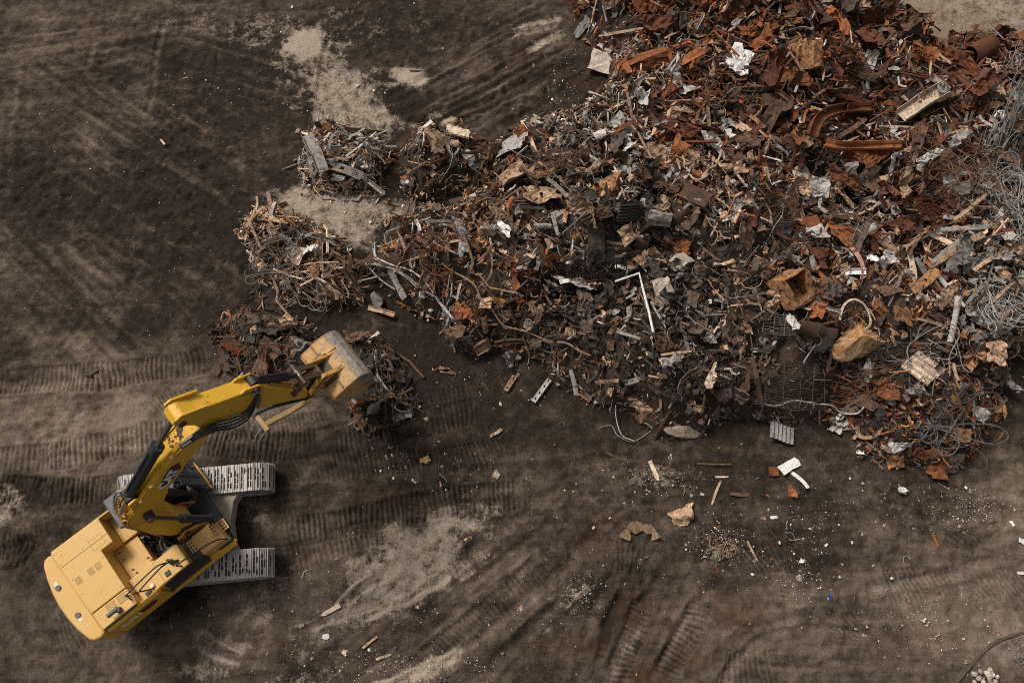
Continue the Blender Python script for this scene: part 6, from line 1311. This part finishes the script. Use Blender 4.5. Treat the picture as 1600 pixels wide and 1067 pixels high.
# labels: colour, kind, and where it lies beside the nearest piece one can pick out; equal ones are told apart by how near they are
LAND += [(520, 575, 'the digging bucket'), (300, 750, 'the excavator'), (420, 725, 'the front of the upper track'), (1480, 30, 'the bare soil corner')]
keys = {}
for rec in PIECES:
    o, ki, c, px, py, L = rec
    d, (lx, ly, ph) = min(((math.hypot(px - a, py - b), (a, b, p)) for a, b, p in LAND), key=lambda t: t[0])
    noun = KINDS[ki][2] if ki < 100 else LIT[ki - 100][2]; cat = KINDS[ki][1] if ki < 100 else LIT[ki - 100][1]
    keys.setdefault((COLWORD[c], noun, cat, dir_word(px - lx, py - ly), ph), []).append((d, rec))
ORD = ['nearest', 'second nearest', 'third nearest', 'fourth nearest', 'fifth nearest', 'sixth nearest', 'seventh nearest', 'eighth nearest', 'ninth nearest', 'tenth nearest']
for (cw_, noun, cat, dw, ph), lst in keys.items():
    lst.sort(key=lambda t: t[0])
    for n_, (d, rec) in enumerate(lst):
        o, ki = rec[0], rec[1]
        if len(lst) == 1: lb = f'{cw_} {noun} {dw} {ph}'
        elif len(lst) == 2: lb = f'{("nearer", "farther")[n_]} {cw_} {noun} {dw} {ph}'
        else: lb = f'{ORD[min(n_, 9)]} {cw_} {noun} {dw} {ph}'
        tag(o, lb, cat, ('scrap pieces of the heaps' if ki < 100 else 'loose litter on the soil'))

# ------------------------------------------------------------------ what nobody could count: shards filling the heaps, gravel on the soil
def fill_shards(n, name, label):
    mats = ['brown', 'umber', 'dark', 'rust', 'orange', 'tan', 'grey', 'pale', 'amber', 'cream']; V = []; F = []; MI = []
    r = random.Random(77); got = 0
    while got < n:
        i, j = cand[r.randrange(len(cand))]; x = HX0 + (i + r.random()) * HC; y = HY0 + (j + r.random()) * HC; z = hgt(x, y) + r.uniform(-.10, .07); px, py = Q(x, y, z)
        if px < 640 and r.random() < .6: continue
        if not (-25 < px < 1625 and -25 < py < 1067): continue
        got += 1; c = zone_colour(px, py, r)
        if r.random() < .3 and not (px < 640 and py < 480): c = r.choice(('umber', 'dark', 'dark'))
        mi = mats.index(c) if c in mats else 0
        a = r.uniform(0, 6.28); el = r.gauss(0, .35); u = np.array([cos(a) * cos(el), sin(a) * cos(el), sin(el)]); w = np.array([-sin(a), cos(a), r.gauss(0, .5)]); w /= np.linalg.norm(w); h = np.cross(u, w)
        if r.random() < .55: L, W, T = r.uniform(.08, .45), r.uniform(.010, .028), r.uniform(.008, .02)
        else: L, W, T = r.uniform(.05, .20), r.uniform(.03, .11), .010
        b = r.gauss(0, .3) * L; o = len(V); p = np.array([x, y, z + .03])
        for t, bb in ((-.5, 0), (0, b), (.5, 0)):
            k = r.uniform(.5, 1.1)
            for sw, sh_ in ((-1, -1), (1, -1), (1, 1), (-1, 1)): V.append(p + u * t * L + w * (sw * W / 2 * k) + h * (sh_ * T / 2 + bb))
        for q in (0, 4):
            for k in range(4): F.append((o + q + k, o + q + (k + 1) % 4, o + q + 4 + (k + 1) % 4, o + q + 4 + k)); MI.append(mi)
        F.append((o + 3, o + 2, o + 1, o)); F.append((o + 8, o + 9, o + 10, o + 11)); MI += [mi, mi]
    me = np_mesh(name, np.array(V), np.array(F), False, np.array(MI))
    for c in mats: me.materials.append(STUFFMAT[c])
    o = bpy.data.objects.new(name, me); COL.objects.link(o); o['kind'] = 'stuff'; o['label'] = label; return o
def stuff_mat(name, base):
    """small fragments: each its own shade of the one colour"""
    m, nt, b = new_mat(name); geo = N(nt, "ShaderNodeNewGeometry"); g = N(nt, "ShaderNodeMapRange"); g.inputs[3].default_value = .45; g.inputs[4].default_value = 1.7
    nt.links.new(geo.outputs["Random Per Island"], g.inputs[0]); gr = N(nt, "ShaderNodeCombineColor")
    for i in range(3): nt.links.new(g.outputs[0], gr.inputs[i])
    n = noise(nt, geo.outputs["Position"], 16.0, 4, .7); c = mixc(nt, 1.0, base, gr.outputs[0], 'MULTIPLY'); c = mixc(nt, .6, c, ramp(nt, n, [(.3, (.4, .36, .33)), (.7, (1.3, 1.25, 1.2))]), 'MULTIPLY')
    nt.links.new(c, b.inputs["Base Color"]); b.inputs["Roughness"].default_value = .85; b.inputs["Specular IOR Level"].default_value = .25; return m
STUFFMAT = {k: stuff_mat('shard_' + k, c) for k, c in dict(brown=(.135, .075, .045), umber=(.10, .074, .055), dark=(.04, .032, .026), rust=(.15, .05, .02), orange=(.27, .096, .032), tan=(.42, .29, .19), grey=(.27, .25, .23), pale=(.46, .44, .41), amber=(.38, .19, .07), cream=(.55, .45, .34)).items()}
def fill_fragments(n, name, label):
    """past the three hundred of each kind that stand alone: the small rest of the sheets, flaps, strips and splinters"""
    mats = ['brown', 'umber', 'dark', 'rust', 'orange', 'tan', 'grey', 'pale', 'amber', 'cream']; r = random.Random(31); T = []
    for k in range(90):
        g, L, W = [(geo_frag, r.uniform(.15, .38), r.uniform(.10, .26)), (geo_flap, r.uniform(.25, .6), r.uniform(.08, .2)), (geo_kinkstrip, r.uniform(.25, .8), r.uniform(.035, .09)), (geo_board, r.uniform(.2, .7), r.uniform(.025, .07)), (KINDS[1][3], r.uniform(.2, .5), r.uniform(.15, .35)), (geo_strip, r.uniform(.25, .7), r.uniform(.035, .08))][k % 6]
        v, f = g(r, L, W); tri = [(q[0], q[i], q[i + 1]) for q in f for i in range(1, len(q) - 1)]; T.append((np.array(v, float), np.array(tri)))
    VV = []; FF = []; MI = []; o = 0; got = 0
    while got < n:
        i, j = cand[r.randrange(len(cand))]; x = HX0 + (i + r.random()) * HC; y = HY0 + (j + r.random()) * HC; z = hgt(x, y); px, py = Q(x, y, z)
        if px < 640 and r.random() < .6: continue
        if not (-25 < px < 1625 and -25 < py < 1067) or (hero_hit(px, py) and r.random() < .8): continue
        v, f = T[r.randrange(len(T))]; nn = (hnormal(x, y) + Vector((r.gauss(0, .4), r.gauss(0, .4), 0))).normalized()
        m = (Vector((0, 0, 1)).rotation_difference(nn) @ Quaternion((0, 0, 1), r.uniform(0, 6.28))).to_matrix(); w = v * r.uniform(.6, 1.1) @ np.array(m).T + [x, y, z + r.uniform(.0, .24) * min(1, z * 2 + .2)]
        c = zone_colour(px, py, r); VV.append(w); FF.append(f + o); MI.append(np.full(len(f), mats.index(c) if c in mats else 0)); o += len(v); got += 1
    me = np_mesh(name, np.vstack(VV), np.vstack(FF), False, np.concatenate(MI))
    for c in mats: me.materials.append(STUFFMAT[c])
    ob = bpy.data.objects.new(name, me); COL.objects.link(ob); ob['kind'] = 'stuff'; ob['label'] = label
fill_fragments(5200, 'scrap_fragments', 'thousands of small sheet fragments, flaps, strips and splinters filling the heaps between the larger pieces')
fill_shards(22000, 'scrap_shards', 'countless small shards and splinters filling the scrap heaps')
def gravel(n):
    base, f = ICO1; fa = np.array(f); V = []; F = []; r = random.Random(99); MI = []; got = 0; C1 = [(.0, -.0)]; tet = np.array([(1, 0, -.5), (-.5, .87, -.5), (-.5, -.87, -.5), (.1, .1, .7), (.4, -.5, .3), (-.6, .2, .4)])
    tf = [(0, 1, 3), (1, 5, 3), (1, 2, 5), (2, 4, 3), (2, 3, 5), (2, 0, 4), (0, 3, 4), (0, 2, 1)]
    dens = [(170, 250, 240, 200, 1.6), (480, 110, 180, 110, 1.5), (760, 90, 160, 90, .8), (170, 470, 200, 120, .6), (520, 960, 260, 110, 2.2), (640, 1045, 130, 25, 2.4), (690, 740, 130, 60, .9), (1130, 850, 45, 35, 2.2), (1020, 745, 60, 25, 1.0), (1270, 850, 60, 90, .9), (1420, 960, 110, 70, .9), (1380, 800, 160, 50, .7), (1530, 790, 60, 30, 1.2), (900, 880, 500, 180, 1.6), (1530, 570, 70, 60, 1.4), (540, 330, 80, 30, .5), (820, 560, 200, 60, 1.0), (905, 930, 40, 40, .8), (1240, 905, 30, 30, .6), (1500, 1000, 120, 70, .5), (1490, 30, 120, 40, .6), (880, 120, 60, 60, 1.0)]
    tw = sum(d[4] for d in dens)
    while got < n:
        u = r.random() * tw
        for d in dens:
            u -= d[4]
            if u <= 0: break
        px, py = r.gauss(d[0], d[2] * .55), r.gauss(d[1], d[3] * .55)
        if not (-10 < px < 1610 and -10 < py < 1077): continue
        x, y = P(px, py); i = min(max(int((x - HX0) / HC), 0), HH.shape[0] - 1); j = min(max(int((y - HY0) / HC), 0), HH.shape[1] - 1)
        if HSDALL[i, j] > .1: continue
        gi = min(max(int(np.searchsorted(gx, x)), 0), n0 - 1); gj = min(max(int(np.searchsorted(gy, y)), 0), n1 - 1)
        s = .010 + .026 * r.random() ** 4; a = r.uniform(0, 6.28); q = tet * [s * r.uniform(.7, 1.4), s * r.uniform(.6, 1.1), s * .7]
        q = np.stack([q[:, 0] * cos(a) - q[:, 1] * sin(a) + x, q[:, 0] * sin(a) + q[:, 1] * cos(a) + y, q[:, 2] + relief[gi, gj] + s * .35], -1); o = len(V); V += list(q); F += [tuple(k + o for k in t) for t in tf]; MI += [r.choice((0, 0, 0, 1, 1, 2, 3))] * len(tf); got += 1
    me = np_mesh('gravel', np.array(V), np.array(F), False, np.array(MI))
    for c in ((.50, .45, .38), (.30, .25, .20), (.62, .60, .56), (.20, .09, .04)): me.materials.append(stuff_mat('gravel_grain', c))
    o = bpy.data.objects.new('gravel', me); COL.objects.link(o); o['kind'] = 'stuff'; o['label'] = 'fine gravel and specks of litter strewn over the yard soil'
gravel(7500)
